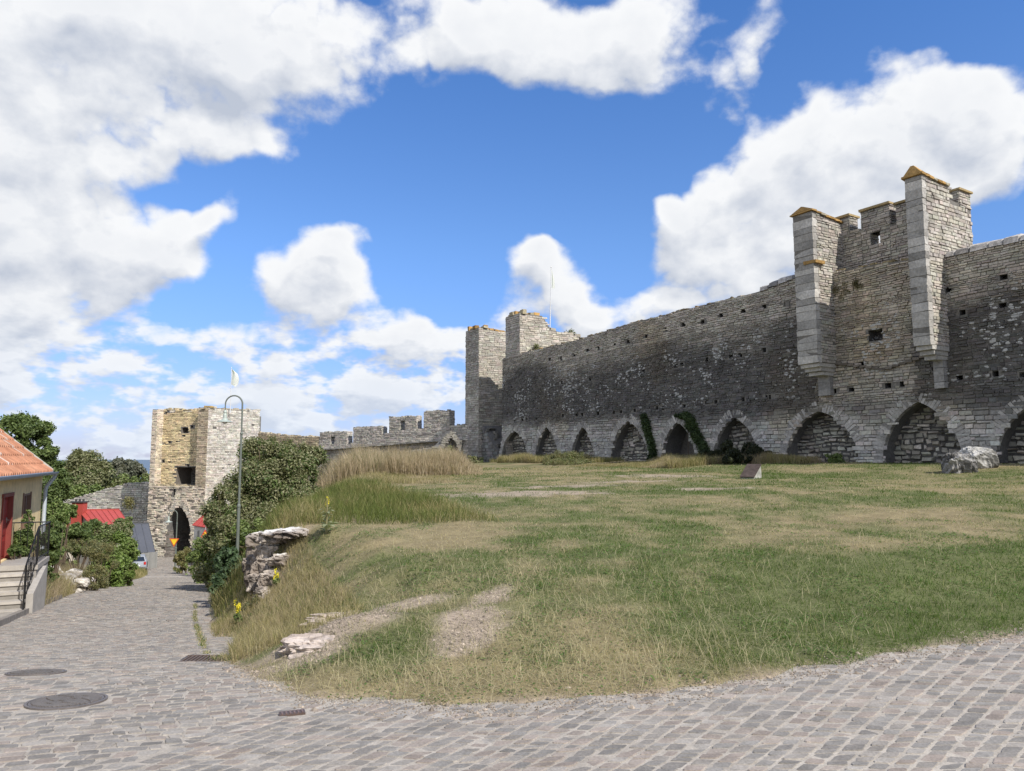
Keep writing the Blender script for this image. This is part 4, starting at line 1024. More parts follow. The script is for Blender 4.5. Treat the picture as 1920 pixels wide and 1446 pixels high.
for (x, y, Y_) in ((372, 1006, 83.2), (381, 1010, 82.0)):
    bf = Buf()
    c = P(x, y, Y_) ; bf.box(c, (.5, .12, 1.4), (.45, .44, .42), unit((.6, -.8, 0)), unit((-.8, -.6, 0)))
    bf.box(c + unit((-.8, -.6, 0)) * .06, (.36, .06, 1.2), (.06, .07, .08), unit((.6, -.8, 0)), unit((-.8, -.6, 0)))
    bf.build('window', M_glass, parent=sh)

# grey board fence
f0, f1 = P(264, 1060, 80.5), P(293, 1058, 81.5); fz = min(zg(f0), zg(f1)) - .1
ft = thing('fence', 'grey vertical board fence in front of the dark shed', 'fence', ((f0[0] + f1[0]) / 2, 81, fz))
FA = unit((f1 - f0) * np.array([1, 1, 0])); fl = np.linalg.norm((f1 - f0)[:2]); zt_ = P(280, 1036, 81)[2]
bf = Buf(); q = 0
while q < fl:
    bf.box(f0 * np.array([1, 1, 0]) + FA * (q + .06) + UP * (fz + zt_) / 2, (.115, .03, zt_ - fz + rng.uniform(-.03, .03)), np.array([.25, .25, .24]) * rng.uniform(.88, 1.1), FA, (FA[1], -FA[0], 0)); q += .125
bf.build('boards', M_wood, parent=ft)
for z in (fz + .4, zt_ - .3):
    bf = Buf(); bf.box((f0 + f1) / 2 * np.array([1, 1, 0]) + UP * z + np.array([0, .06, 0]), (fl, .05, .1), (.2, .2, .19), FA, (FA[1], -FA[0], 0))
    bf.build('rail', M_wood, parent=ft)

# ---------------------------------------------------------------- car, seen from behind
def car():
    c = P(258, 1062, 78); c[2] = gz(c[0], c[1]) + .02
    hd = unit((-.42, .91, 0)); rt_ = np.array([hd[1], -hd[0], 0])
    t = thing('parked_car', 'small silver-grey hatchback parked behind the green shrub beside the board fence', 'car', c)
    sect = [(-1.95, .45, .62, .80), (-1.9, .28, .90, .84), (-1.75, .24, 1.0, .85), (-1.2, .22, 1.02, .86), (.6, .22, .98, .86), (1.6, .24, .82, .82), (1.95, .3, .62, .72)]
    def body(bf, S, col):
        V = []
        for (x, z0, z1, w) in S:
            for (yy, z) in ((-w, z0 + .05), (-w * 1.0, (z0 + z1) / 2), (-w * .96, z1), (w * .96, z1), (w, (z0 + z1) / 2), (w, z0 + .05), (w * .8, z0), (-w * .8, z0)):
                V.append(c + hd * x + rt_ * yy + UP * z)
        m = len(S); Fq = [[i * 8 + k, i * 8 + (k + 1) % 8, (i + 1) * 8 + (k + 1) % 8, (i + 1) * 8 + k] for i in range(m - 1) for k in range(8)]
        bf.add(V, [np.array(Fq), np.array([list(range(8)), [(m - 1) * 8 + k for k in range(8)]])], col)
    bf = Buf(); body(bf, sect, (.33, .36, .42)); bo = bf.build('body', M_paint, parent=t)
    bf = Buf(); V = []
    for (x, z, w) in ((-1.8, 1.0, .80), (-1.45, 1.47, .62), (.15, 1.48, .62), (1.0, 1.0, .78)):
        for s in (-1, 1): V.append(c + hd * x + rt_ * s * w + UP * z)
    bf.add(V, [np.array([[0, 1, 3, 2], [2, 3, 5, 4], [4, 5, 7, 6]]), np.array([[0, 2, 4, 6], [1, 3, 5, 7]])], (.30, .33, .38)); bf.build('cabin', M_paint, parent=t)
    bf = Buf(); bf.hexa([c + hd * x + rt_ * y + UP * z for (x, y, z) in ((-1.80, -.68, 1.04), (-1.80, .68, 1.04), (-1.74, .68, 1.04), (-1.74, -.68, 1.04), (-1.50, -.56, 1.42), (-1.50, .56, 1.42), (-1.44, .56, 1.42), (-1.44, -.56, 1.42))], (.02, .025, .03)); bf.build('rear_window', M_glass, parent=t)
    for s in (-1, 1):
        bf = Buf(); bf.box(c - hd * 1.93 + rt_ * s * .70 + UP * .82, (.10, .2, .26), (.5, .02, .02), hd, rt_); bf.build('tail_light', M_paint, parent=t)
    bf = Buf(); bf.box(c - hd * 1.97 + UP * .60, (.03, .52, .12), (.8, .8, .8), hd, rt_); bf.build('number_plate', M_paint, parent=t)
    bf = Buf(); bf.box(c - hd * 1.96 + UP * .38, (.16, 1.55, .16), (.12, .12, .13), hd, rt_, jit=0); bf.build('bumper', M_paint, parent=t)
    for x in (-1.25, 1.25):
        for s in (-1, 1):
            bf = Buf(); bf.lathe(c + hd * x + rt_ * s * .80 + UP * .30, [(0, -.1), (.3, -.1), (.31, 0), (.3, .1), (0, .1)], (.03, .03, .03), 14, hd, UP, rt_); bf.build('wheel', M_paint, parent=t)
car()

# ================================================================ yellow house
K = P(76, 960, 23.0) * np.array([1, 1, 0]); FD = unit((.40, -.917, 0)); FN = np.array([.917, .40, 0])
hpx = lambda x, y, off=0.0: wpx(x, y, O=K, A=FD, N=FN, off=off)
ez = P(92, 887, 23)[2]; HL = 11.0; HD_ = 7.4; zb = -3.4
hs_ = thing('house', 'pale yellow rendered house with an orange clay tile roof and red door', 'house', K + FD * 4 + UP * -2.0)
YEL = (.76, .60, .34)
dr = (hpx(18.5, 1000)[0], hpx(18.5, 1000)[0] + 1.15); dz0, dz1 = hpx(5, 1052)[1], hpx(8, 931)[1]
wn = (hpx(55.5, 960)[0], hpx(41, 960)[0]); wz1 = hpx(48, 926)[1]; wz0 = wz1 - 1.15
bf = Buf(); panel(bf, K, FD, FN, list(np.linspace(0, HL, 8)), zb, lambda u: ez + .12, [(dr[0], dr[1], dz0, dz1, .16), (wn[0], wn[1], wz0, wz1, .12)], depthcol=YEL, col=YEL)
pk = lambda u, d, z: K + FD * u - FN * d + UP * z
bf.quad(pk(0, 0, zb), pk(0, HD_, zb), pk(0, HD_, ez + .1), pk(0, 0, ez + .1), YEL)
bf.quad(pk(HL, 0, zb), pk(HL, HD_, zb), pk(HL, HD_, ez + .1), pk(HL, 0, ez + .1), YEL)
bf.quad(pk(0, HD_, zb), pk(HL, HD_, zb), pk(HL, HD_, ez + .1), pk(0, HD_, ez + .1), YEL)
RISE = 3.25; rz = ez + .12 + RISE
for u in (0, HL): bf.add([pk(u, 0, ez + .1), pk(u, HD_, ez + .1), pk(u, HD_ / 2, rz - .15)], np.array([[0, 1, 2]]), YEL)
bf.build('wall', M_plaster, parent=hs_)
# roof with wavy pantiles (front slope) and plain back slope
bf = Buf(); ov = .26; run = HD_ / 2 + ov; sl = RISE / (HD_ / 2)
nr = 15; nu = int((HL + .4) / .045); uu = np.linspace(-.04, HL + .2, nu)
for r_ in range(nr):
    t0, t1 = r_ / nr, (r_ + 1.06) / nr
    d_ = np.array([-ov + run * t0, -ov + run * t1]); zz = ez - .02 + (d_ + ov) * sl
    Xg = []; 
    for q in range(2):
        w_ = .050 * np.sin(uu / .12 * math.pi) ; lift = .05 * (1 - q) + .0
        Xg.append(np.stack([K[0] + FD[0] * uu - FN[0] * d_[q], K[1] + FD[1] * uu - FN[1] * d_[q], zz[q] + w_ + lift + .03], -1))
    A_ = np.array(Xg); n2 = fbm(uu * 1.1 + r_ * 3.3, np.full(nu, r_ * 1.7), 3, 161); cc = lerp(np.array([.33, .135, .075]), np.array([.46, .235, .145]), n2[:, None])
    wh = (fbm(uu * 3, np.full(nu, r_ * 5.1), 3, 162) > .74)[:, None]; cc = np.where(wh, cc * .4 + np.array([.55, .5, .45]) * .6, cc)
    bf.grid(A_[..., 0], A_[..., 1], A_[..., 2], np.repeat(cc[None], 2, 0))
    fr = A_[0].copy(); lo_ = fr.copy(); lo_[:, 2] -= .07; bf.grid(np.stack([fr[:, 0], lo_[:, 0]]), np.stack([fr[:, 1], lo_[:, 1]]), np.stack([fr[:, 2], lo_[:, 2]]), np.repeat((cc * .75)[None], 2, 0))
bf.quad(pk(-.04, HD_ / 2, rz), pk(HL + .2, HD_ / 2, rz), pk(HL + .2, HD_ + ov, ez), pk(-.04, HD_ + ov, ez), (.45, .15, .07))
bf.tube([pk(-.25, HD_ / 2, rz + .05), pk(HL + .25, HD_ / 2, rz + .05)], .12, (.48, .17, .08), 8)
roof = bf.build('roof', M_tile, parent=hs_)
bf = Buf()
bf.quad(pk(-.04, -ov + .02, ez - .06), pk(HL + .2, -ov + .02, ez - .06), pk(HL + .2, .02, ez + .10), pk(-.04, .02, ez + .10), (.62, .50, .30))
bf.hexa([pk(-.08, -ov, ez - .04), pk(-.04, -ov, ez - .04), pk(-.04, HD_ / 2, rz - .02), pk(-.08, HD_ / 2, rz - .02), pk(-.08, -ov, ez + .12), pk(-.04, -ov, ez + .12), pk(-.04, HD_ / 2, rz + .12), pk(-.08, HD_ / 2, rz + .12)], (.50, .47, .42))
bf.build('soffit', M_wood, parent=roof)
bf = Buf(); prof_ = [(.075 * math.cos(a), .075 * math.sin(a)) for a in np.linspace(math.pi, 2 * math.pi, 9)]
us_ = np.array([-.10, HL + .2]); G0 = np.array([[pk(u, -ov - .08 + x, ez + .03 + z) for (x, z) in prof_] for u in us_]); bf.grid(G0[..., 0], G0[..., 1], G0[..., 2], (.30, .36, .44)); G1 = G0 * 1; G1[..., 2] += .012; bf.grid(G1[..., 0], G1[..., 1], G1[..., 2], (.30, .36, .44))
bf.build('gutter', M_metal, parent=hs_, smooth=True)
bf = Buf(); bf.tube([pk(-.03, -ov - .08, ez - .03), pk(-.03, -ov - .04, ez - .14), pk(.04, -.12, ez - .42), pk(.04, -.10, ez - .56), pk(.04, -.10, zb + .4)], .056, (.42, .46, .50), 10); bf.build('downpipe', M_metal, parent=hs_, smooth=True)
bf = Buf(); DR = (.33, .035, .03)
bf.box(pk((dr[0] + dr[1]) / 2, .10, (dz0 + dz1) / 2), (dr[1] - dr[0] - .1, .05, dz1 - dz0 - .05), DR, FD, FN)
for k in range(3): bf.box(pk((dr[0] + dr[1]) / 2, .068, dz0 + .28 + k * (dz1 - dz0) / 3.1), (dr[1] - dr[0] - .4, .02, (dz1 - dz0) / 3.1 - .14), np.array(DR) * .85, FD, FN)
door = bf.build('door', M_wood, parent=hs_)
bf = Buf()
for u in (dr[0] + .03, dr[1] - .03): bf.box(pk(u, .02, (dz0 + dz1) / 2), (.08, .12, dz1 - dz0 + .1), (.22, .05, .04), FD, FN)
bf.box(pk((dr[0] + dr[1]) / 2, .02, dz1 + .02), (dr[1] - dr[0] + .1, .12, .09), (.2, .05, .04), FD, FN); bf.build('door_frame', M_wood, parent=door)
bf = Buf(); bf.tube([pk(dr[0] + .16, .06, dz0 + .95), pk(dr[0] + .16, .01, dz0 + .95), pk(dr[0] + .24, .01, dz0 + .95)], .008, (.35, .33, .28), 6); bf.box(pk(dr[0] + .16, .062, dz0 + .95), (.04, .02, .12), (.35, .33, .28), FD, FN); bf.build('handle', M_metal, parent=door)
bf = Buf(); wm = (wn[0] + wn[1]) / 2; WB = (.20, .12, .085)
for u in (wn[0] + .035, wn[1] - .035): bf.box(pk(u, .02, (wz0 + wz1) / 2), (.08, .1, wz1 - wz0 + .06), WB, FD, FN)
for z in (wz0 + .03, (wz0 + wz1) / 2, wz1 - .03): bf.box(pk(wm, .03, z), (wn[1] - wn[0] - .09, .07, .06), WB, FD, FN)
bf.box(pk(wm, .035, (wz0 + wz1) / 2), (.05, .06, wz1 - wz0 - .1), WB, FD, FN)
wf = bf.build('window', M_wood, parent=hs_)
bf = Buf(); bf.box(pk(wm, .075, (wz0 + wz1) / 2), (wn[1] - wn[0] - .1, .01, wz1 - wz0 - .08), (.16, .17, .18), FD, FN); bf.build('pane', M_glass, parent=wf)
# steps with side wall and railing
zl = dz0 - .03; rq = ray(79, 1051); Q = EYE + rq * ((zl - 1.7) / rq[2])
st = thing('entrance_steps', 'worn concrete steps with a black iron railing below the red door', 'steps', Q + FD * 1 + UP * -1.0)
CON = np.array([.40, .375, .345])
pq = lambda a, i, z: np.array([Q[0], Q[1], 0]) + FD * a - FN * i + UP * z
bf = Buf(); A0 = .75; TR = .27; RZ = .165; IN = 3.0
def slab(bf, a0, a1, i0, i1, z0, z1, col, j=.006): bf.hexa([pq(a, i, z) + rng.uniform(-j, j, 3) for z in (z0, z1) for (a, i) in ((a0, i0), (a1, i0), (a1, i1), (a0, i1))], col)
slab(bf, -.9, A0, -.03, IN, zl - .12, zl, CON * .85)
slab(bf, -.87, A0 - .03, .0, IN, -3.6, zl - .12, CON * .8)
for k in range(5):
    z1 = zl - RZ * (k + 1); slab(bf, A0 + TR * k - .03, A0 + TR * (k + 1), .05, IN, z1 - .07, z1, CON * rng.uniform(.95, 1.15)); slab(bf, A0 + TR * k, A0 + TR * (k + 1) - .03, .07, IN, -3.4, z1 - .07, CON * rng.uniform(.6, .75))
bf.build('treads', M_plaster, parent=st)
bf = Buf(); e_ = A0 + TR * 3.2
bf.hexa([pq(a, i, z) for z, aa in ((-3.4, (.1, e_)), (0, (.1, e_))) for (a, i) in ()] or [pq(-.0, -.10, -3.4), pq(e_, -.10, -3.4), pq(e_, .04, -3.4), pq(.0, .04, -3.4), pq(.0, -.10, zl - .13), pq(e_, -.10, zl - .55), pq(e_, .04, zl - .55), pq(.0, .04, zl - .13)], CON * .95)
bf.build('side_wall', M_plaster, parent=st)
BL = (.018, .018, .02); bf = Buf(); hgt = .88
def bar(a, b, r_=.011): bf.tube([a, b], r_, BL, 6)
c0, c1 = pq(-.85, .0, zl), pq(-.85, 2.2, zl)
bar(c0 + UP * hgt, c1 + UP * hgt, .017); bar(c0, c0 + UP * hgt, .016)
c2 = pq(A0, .0, zl); c3 = pq(A0 + TR * 4.6, .02, zl - RZ * 4.6)
bar(c0 + UP * hgt, c2 + UP * hgt, .017); bar(c2 + UP * hgt, c3 + UP * hgt, .017); bar(c2, c2 + UP * hgt, .016); bar(c3 - UP * .1, c3 + UP * hgt, .018)
bar(c0 + UP * .12, c2 + UP * .12); bar(c2 + UP * .12, c3 + UP * .12)
for (a, b, n) in ((c0, c1, 14), (c0, c2, 10), (c2, c3, 9)):
    for k in range(1, n): q = a + (b - a) * k / n; bar(q + UP * .05, q + UP * hgt, .007)
for k in np.linspace(.2, 1.8, 4):   # scrolls
    c = pq(A0 + .5 * k, .02, zl - RZ * k + .45 - .15 * k); bf.tube([c + FD * .1 * math.cos(a) * (1 - a / 14) + UP * .1 * math.sin(a) * (1 - a / 14) for a in np.linspace(0, 9, 18)], .006, BL, 5)
bf.build('railing', M_iron, parent=st)
# pavement slab with kerb
kp = [(88, 1127), (40, 1149), (0, 1166), (-90, 1210), (-260, 1300)]
kw = []
for (x, y) in kp:
    r = ray(x, y); t = 5.0
    while (EYE + r * t)[2] > float(Hroad(*(EYE + r * t)[:2])) + .10: t += .05
    kw.append(EYE + r * t)
bf = Buf(); kb = Buf()
kw = [kw[0] + np.array([-.9, 2.2, -.24])] + kw
for a, b in zip(kw[:-1], kw[1:]):
    T = unit((b - a) * np.array([1, 1, 0])); NN = np.array([T[1], -T[0], 0]); NN = NN if NN[0] < 0 else -NN
    w1, w2 = NN * .13, NN * 2.6
    kb.hexa([a - UP * .3, b - UP * .3, b + w1 - UP * .3, a + w1 - UP * .3, a + UP * .02, b + UP * .02, b + w1 + UP * .02, a + w1 + UP * .02], np.array([.24, .22, .2]) * rng.uniform(.9, 1.1))
    bf.hexa([a + w1 - UP * .3, b + w1 - UP * .3, b + w2 - UP * .3, a + w2 - UP * .3, a + w1, b + w1, b + w2, a + w2], (.36, .335, .30))
tag(bf.build('pavement', M_ground), kind='structure'); tag(kb.build('kerb', M_stone), kind='structure')
# ================================================================ street lamps, poles, signs
PG = (.15, .17, .15)
def lamp(name, label, base, H, r0, side, arm, shade, sc1):
    t = thing(name, label, 'street lamp', base, 'street lamps along the cobbled street'); base = np.array(base, float)
    bf = Buf(); sx_ = np.array([side, 0, 0.])
    pts = [base - UP * .3, base + UP * H * .38]; bf.tube(pts, [r0, r0], PG, 12)
    bf.lathe(base + UP * H * .38, [(r0, 0), (r0 * 1.2, .02), (r0 * 1.2, .07), (r0 * .8, .12)], PG, 12)
    bf.tube([base + UP * H * .38, base + UP * H * .78], [r0 * .74, r0 * .66], PG, 10)
    bf.lathe(base + UP * H * .78, [(r0 * .7, 0), (r0 * 1.0, .02), (r0 * 1.0, .06), (r0 * .55, .1)], PG, 10)
    a0 = base + UP * H * .78; R_ = arm / 2; cc = base + UP * (H - R_)
    bend = [a0, base + UP * (H - R_ * 1.9)] + [cc + sx_ * (R_ - R_ * math.cos(a)) + UP * R_ * 1.0 * math.sin(a) - UP * 0 for a in np.linspace(.15, math.pi, 16)]
    # swan neck: straight, then a half circle leaning out
    bf.tube(bend, np.linspace(r0 * .55, r0 * .42, len(bend)), PG, 10, cap=False)
    tip = bend[-1]; bf.tube([tip, tip - UP * .22], r0 * .42, PG, 8)
    bf.build('pole', M_metal, parent=t, smooth=False)
    bf = Buf(); b2 = tip - UP * .2
    s = sc1; bf.lathe(b2, [(.0, .02), (.05 * s, 0), (.07 * s, -.06), (.055 * s, -.1), (.075 * s, -.14), (.085 * s, -.32 * s), (.14 * s, -.40 * s), (.31 * s, -.455 * s), (.32 * s, -.47 * s), (.12 * s, -.46 * s)], (.40, .45, .41), 20)
    sh_ = bf.build('lamp_shade', M_metal, parent=t, smooth=False)
    bf = Buf(); bf.lathe(b2, [(.10 * s, -.45 * s), (.09 * s, -.52 * s), (0, -.55 * s)], (.7, .72, .7), 12); bf.build('lamp_glass', M_glass, parent=sh_)
    return t
LB = P(444, 1060, 24); LB[2] = gz(LB[0], LB[1]) + .0
zT = P(430, 742, 24)[2]
lamp('street_lamp', 'tall grey-green swan-neck street lamp at the foot of the grassy bank', LB, zT - LB[2], .050, -1, .55, .5, .80)
l2 = P(329, 1046, 76); l2z = gz(l2[0], l2[1]); l2[2] = l2z
lamp2 = lamp('street_lamp', 'small pale swan-neck street lamp with a yellow sign in front of the gateway', l2, P(325, 957, 76)[2] - l2z, .085, -1, .85, .5, 1.15)
# give way sign: fixed on the small lamp's pole
sg = P(326.5, 1015, 75.85); 
t = thing('traffic_sign', 'yellow triangular give way sign with a red border on the small lamp post', 'sign', sg)
def tri(bf, c, r, up, col, off, th=.02):
    V = []
    for d in (0, th):
        for k in range(3):
            a = math.pi / 2 + k * 2 * math.pi / 3 + (0 if up else math.pi); V.append(np.array(c) + np.array([r * math.cos(a), -off - d, r * math.sin(a)]))
    bf.add(V, [np.array([[0, 1, 2], [5, 4, 3]]), np.array([[0, 1, 4, 3], [1, 2, 5, 4], [2, 0, 3, 5]])], col)
bf = Buf(); tri(bf, sg, .56, False, (.62, .10, .03), 0); bf.build('border', M_paint, parent=t)
bf = Buf(); tri(bf, sg, .40, False, (.80, .56, .03), .024, .008); bf.build('face', M_paint, parent=t)
sg = P(384.5, 1004, 70); b_ = np.array([sg[0], sg[1], gz(sg[0], sg[1])])
t = thing('traffic_sign', 'red and yellow warning triangle on a thin post among the bushes right of the gateway', 'sign', b_)
bf = Buf(); tri(bf, sg, .55, True, (.62, .07, .03), 0); bf.build('border', M_paint, parent=t)
bf = Buf(); tri(bf, sg, .36, True, (.80, .50, .03), .024, .008); bf.build('face', M_paint, parent=t)
bf = Buf(); bf.tube([b_ - UP * .2, sg + np.array([0, .05, .9])], .035, (.35, .35, .35), 8); bf.build('post', M_metal, parent=t)
q = P(408, 1058, 28); q[2] = gz(q[0], q[1]); qt = P(409, 957, 28)
bf = Buf(); bf.tube([q - UP * .2, q + (qt - q) * .48], [.05, .05], (.42, .45, .42), 10); bf.tube([q + (qt - q) * .48, qt], [.034, .030], (.42, .45, .42), 10); bf.lathe(qt, [(.032, 0), (.04, .01), (.03, .05), (0, .06)], (.35, .37, .35), 8)
tag(bf.build('metal_post', M_metal, loc=q), 'plain thin metal post without a sign between the bush and the street', 'post')

# ================================================================ covers and grate
def cover(c, r, label, nb):
    c = np.array(c); c[2] = float(Hroad(c[0], c[1])) + .012
    T = np.array([1, 0, float(Hroad(c[0] + .1, c[1]) - Hroad(c[0] - .1, c[1])) / .2]); Bv = np.array([0, 1, float(Hroad(c[0], c[1] + .1) - Hroad(c[0], c[1] - .1)) / .2]); T = unit(T); Bv = unit(Bv); N_ = np.cross(T, Bv)
    t = thing('manhole_cover', label, 'manhole cover', c, 'cast iron covers in the cobbles')
    bf = Buf(); bf.lathe(c, [(r, -.03), (r, .006), (r * .93, .006), (r * .92, -.004), (0, -.004)], (.17, .15, .14), 40, T, Bv, N_); bf.build('frame', M_iron, parent=t)
    bf = Buf(); bf.lathe(c, [(r * .91, -.01), (r * .91, .0045), (0, .0045)], (.16, .14, .13), 40, T, Bv, N_)
    a_ = unit(np.array([.45, .89])); X_ = T * a_[0] + Bv * a_[1]; Y_ = -T * a_[1] + Bv * a_[0]
    for k in range(-nb, nb + 1):
        y = k * r * .88 / (nb + .5); hl = math.sqrt(max((r * .86) ** 2 - y * y, 0)); gaps = 2 if abs(k) > 1 else 3
        segs = np.linspace(-hl, hl, 2 * gaps)
        for g0, g1 in zip(segs[:-1], segs[1:]):
            bf.box(c + Y_ * y + X_ * (g0 + g1) / 2 + N_ * .008, (max(g1 - g0 - .02, .02), r * .035 + .003, .008), (.19, .17, .155), X_, Y_, N_)
    bf.build('lid', M_iron, parent=t)
cover(mh1, .285, 'larger ribbed cast iron manhole cover nearest the bottom left corner', 9)
cover(mh2, .255, 'smaller ribbed manhole cover with a pale cement rim further up the cobbles', 8)
g0 = np.array(grate); g0[2] = float(Hroad(g0[0], g0[1])) + .01
t = thing('drain_grate', 'rusty rectangular drain grate with weeds at the street corner', 'drain', g0)
bf = Buf(); bf.box(g0, (.52, .30, .02), (.045, .035, .03)); bf.build('frame', M_iron, parent=t)
bf = Buf()
for k in np.linspace(-.22, .22, 11): bf.box(g0 + np.array([k, 0, .012]), (.018, .28, .014), (.17, .12, .09))
bf.box(g0 + np.array([0, .13, .012]), (.5, .02, .018), (.17, .12, .09)); bf.box(g0 + np.array([0, -.13, .012]), (.5, .02, .018), (.17, .12, .09))
bf.build('bars', M_iron, parent=t)
v0 = np.array(valve); v0[2] = float(Hroad(v0[0], v0[1])) + .012
t = thing('valve_cover', 'tiny rusty rectangular valve cover among the near cobbles', 'valve cover', v0)
bf = Buf(); bf.box(v0, (.18, .085, .02), (.13, .09, .075), (.93, .36, 0), (-.36, .93, 0)); bf.build('frame', M_iron, parent=t)
bf = Buf()
for k in np.linspace(-.07, .07, 6): bf.box(v0 + np.array([.93, .36, 0]) * k + UP * .012, (.012, .06, .008), (.22, .15, .13), (.93, .36, 0), (-.36, .93, 0))
bf.build('ribs', M_iron, parent=t)

# ================================================================ information slab on the lawn
q = gp(1414, 898); tM = thing('information_slab', 'low wedge-shaped grey stone with a sloping brown plaque standing on the lawn', 'plaque', q)
d_ = unit((.66, .75, 0)); w_ = unit((-.75, .66, 0)); sc_i = q[1] / 31.0
z = lambda a, b, h: q + d_ * a * sc_i + w_ * b * sc_i + UP * h * sc_i
bf = Buf(); bf.hexa([z(0, 0, -.1), z(.76, 0, -.1), z(.76, .58, -.1), z(0, .58, -.1), z(0, 0, .07), z(.72, 0, .56), z(.72, .58, .56), z(0, .58, .07)], (.36, .36, .33)); bf.build('stone_block', M_stone, parent=tM)
bf = Buf(); n_ = unit(np.cross(d_ * .72 + UP * .49, w_)); n_ = n_ if n_[2] > 0 else -n_
bf.hexa([z(-.03, -.02, .05), z(.74, -.02, .575), z(.74, .60, .575), z(-.03, .60, .05)] + [p_ + n_ * .035 for p_ in (z(-.03, -.02, .05), z(.74, -.02, .575), z(.74, .60, .575), z(-.03, .60, .05))], (.080, .062, .055)); bf.build('plaque', M_stone, parent=tM)

# ================================================================ rocks
def rockmesh(bf, c, rad, seed, colf, n=26, sq=.75, rough=.28, freq=1.6, cut=None):
    th = np.linspace(0, math.pi, n); ph_ = np.linspace(0, 2 * math.pi, 2 * n); T, Pp = np.meshgrid(th, ph_, indexing='ij')
    x, y, z = np.sin(T) * np.cos(Pp), np.sin(T) * np.sin(Pp), np.cos(T)
    f = lambda v: np.sign(v) * np.abs(v) ** sq
    wr = np.cos(Pp) * 1.7; ws = np.sin(Pp) * 1.7
    nn = (fbm(x * freq + 10 + z * .7, y * freq + z * freq + 10, 5, seed) - .5) + .45 * (np.abs(fbm(x * freq * 2.3 + z + 20, y * freq * 2.3 + z * 2.1 + 20, 4, seed + 1) - .5) * -2 + .3)
    r = 1 + rough * 2 * nn
    X = c[0] + rad[0] * f(x) * r; Yy = c[1] + rad[1] * f(y) * r; Zz = c[2] + rad[2] * f(z) * r
    bf.grid(X, Yy, Zz, colf(X, Yy, Zz, z, nn))
def rc(base, pale, dark=.35):
    base = np.array(base); pale = np.array(pale)
    def f(X, Y, Z, nz, nn):
        k = sst(.42, .62, fbm(X * 2.1 + Z, Y * 2.1 + Z * 1.7, 5, 201))[..., None]; up_ = sst(-.1, .6, nz)[..., None]
        c = lerp(base, pale, np.clip(k * .8 + up_ * .25, 0, 1)); d = sst(.6, .75, fbm(X * 4 + 9, Z * 4 + Y * 3, 4, 202))[..., None]
        return lerp(c, base * dark, d * .8)
    return f
b1 = gp(1797, 886); b2 = gp(1850, 880)
bf = Buf(); rockmesh(bf, b1 + UP * .22, (.50, .5, .44), 5, rc((.11, .105, .10), (.36, .35, .335)), n=44, rough=.36, freq=2.4); tag(bf.build('boulder', M_rock, loc=b1, smooth=False), 'rugged grey boulder with a dark hollow, left one of the pair near the wall', 'boulder', 'boulders on the lawn')
bf = Buf(); rockmesh(bf, b2 + UP * .33 + np.array([0, .5, 0]), (.62, .5, .48), 9, rc((.16, .155, .145), (.44, .43, .41)), n=44, rough=.26, freq=1.7); tag(bf.build('boulder', M_rock, loc=b2), 'rounder pale lichen-covered boulder, right one of the pair near the wall', 'boulder', 'boulders on the lawn')
# outcrop at the edge of the bank: a ledge of weathered limestone with a white top
def outc(X, Y, Z, nz, nn):
    c = rc((.22, .185, .155), (.44, .39, .34), .35)(X, Y, Z, nz, nn); top = (sst(.45, .85, nz) * sst(.35, .5, fbm(X * 3, Y * 3, 3, 205)) * (Z > OTOP))[..., None]
    return lerp(c, np.array([.66, .64, .61]), top)
OTOP = gp(497, 1024)[2]; oc = P(508, 1050, 15.2); og = gz(oc[0], oc[1])
tO = thing('rock_outcrop', 'ragged limestone outcrop with a white weathered top breaking out of the grassy bank', 'rock', (oc[0], oc[1], og))
for i, (px, py, rx, ry, rz_, sd) in enumerate([(497, 1013, .30, .5, .15, 3), (526, 1007, .30, .6, .12, 24), (553, 1000, .26, .6, .08, 44), (486, 1034, .20, .3, .20, 8), (508, 1036, .24, .3, .16, 13), (480, 1062, .19, .3, .20, 17),
        (500, 1062, .20, .3, .18, 29), (486, 1092, .18, .3, .17, 31), (508, 1088, .18, .3, .15, 37), (496, 1116, .15, .25, .12, 41), (528, 1052, .18, .3, .10, 47)]):
    q = gp(px, py); bf = Buf(); rockmesh(bf, q + UP * .02, (rx, ry, rz_), sd, outc, n=34, rough=.36, freq=2.1, sq=.7); bf.build('rock_ledge', M_rock, parent=tO)
for i, (px, py, s, lab) in enumerate([(569, 936, .17, 'small flat white stone in the grass above the outcrop'), (536, 1197, .0, ''), (1084, 866, .22, 'small round pale stone at the foot of the fourth arch')]):
    if s: q = gp(px, py); bf = Buf(); rockmesh(bf, q + UP * .03, (s * 1.6, s, s * .6), 30 + i, rc((.4, .4, .38), (.75, .75, .73)), n=16); tag(bf.build('stone', M_rock, loc=q), lab, 'stone')
q0 = P(128, 1062, 25); q0[2] = gz(q0[0], q0[1])
tR = thing('rubble_heap', 'heap of white weathered limestone rubble on the left roadside bank', 'rocks', q0)
_r = np.random.default_rng(12)
for i in range(26):
    px, Yd = _r.uniform(104, 182), _r.uniform(25, 29); s = _r.uniform(.12, .30); rp = atY(px, Yd)
    bf = Buf(); rockmesh(bf, rp + UP * _r.uniform(.0, .5), (s * 1.3, s, s * .75), 40 + i, rc((.22, .19, .16), (.58, .54, .49)), n=14, rough=.35); bf.build('rubble', M_rock, parent=tR)
# bare rock slabs worn out of the turf
for i, (px, py, a, b_, h, lab) in enumerate([(606, 1196, .40, .28, .09, 'pale bare rock worn smooth at the lower end of the bank'), (668, 1150, .62, .22, .07, 'thin pale rock ledge showing through the dry turf')]):
    q = gp(px, py); bf = Buf(); rockmesh(bf, q - UP * .09, (a, b_, h * 1.3), 60 + i, rc((.36, .29, .24), (.50, .43, .38), .6), n=34, rough=.3, freq=2.4, sq=.9); tag(bf.build('rock_slab', M_rock, loc=q), lab, 'rock')
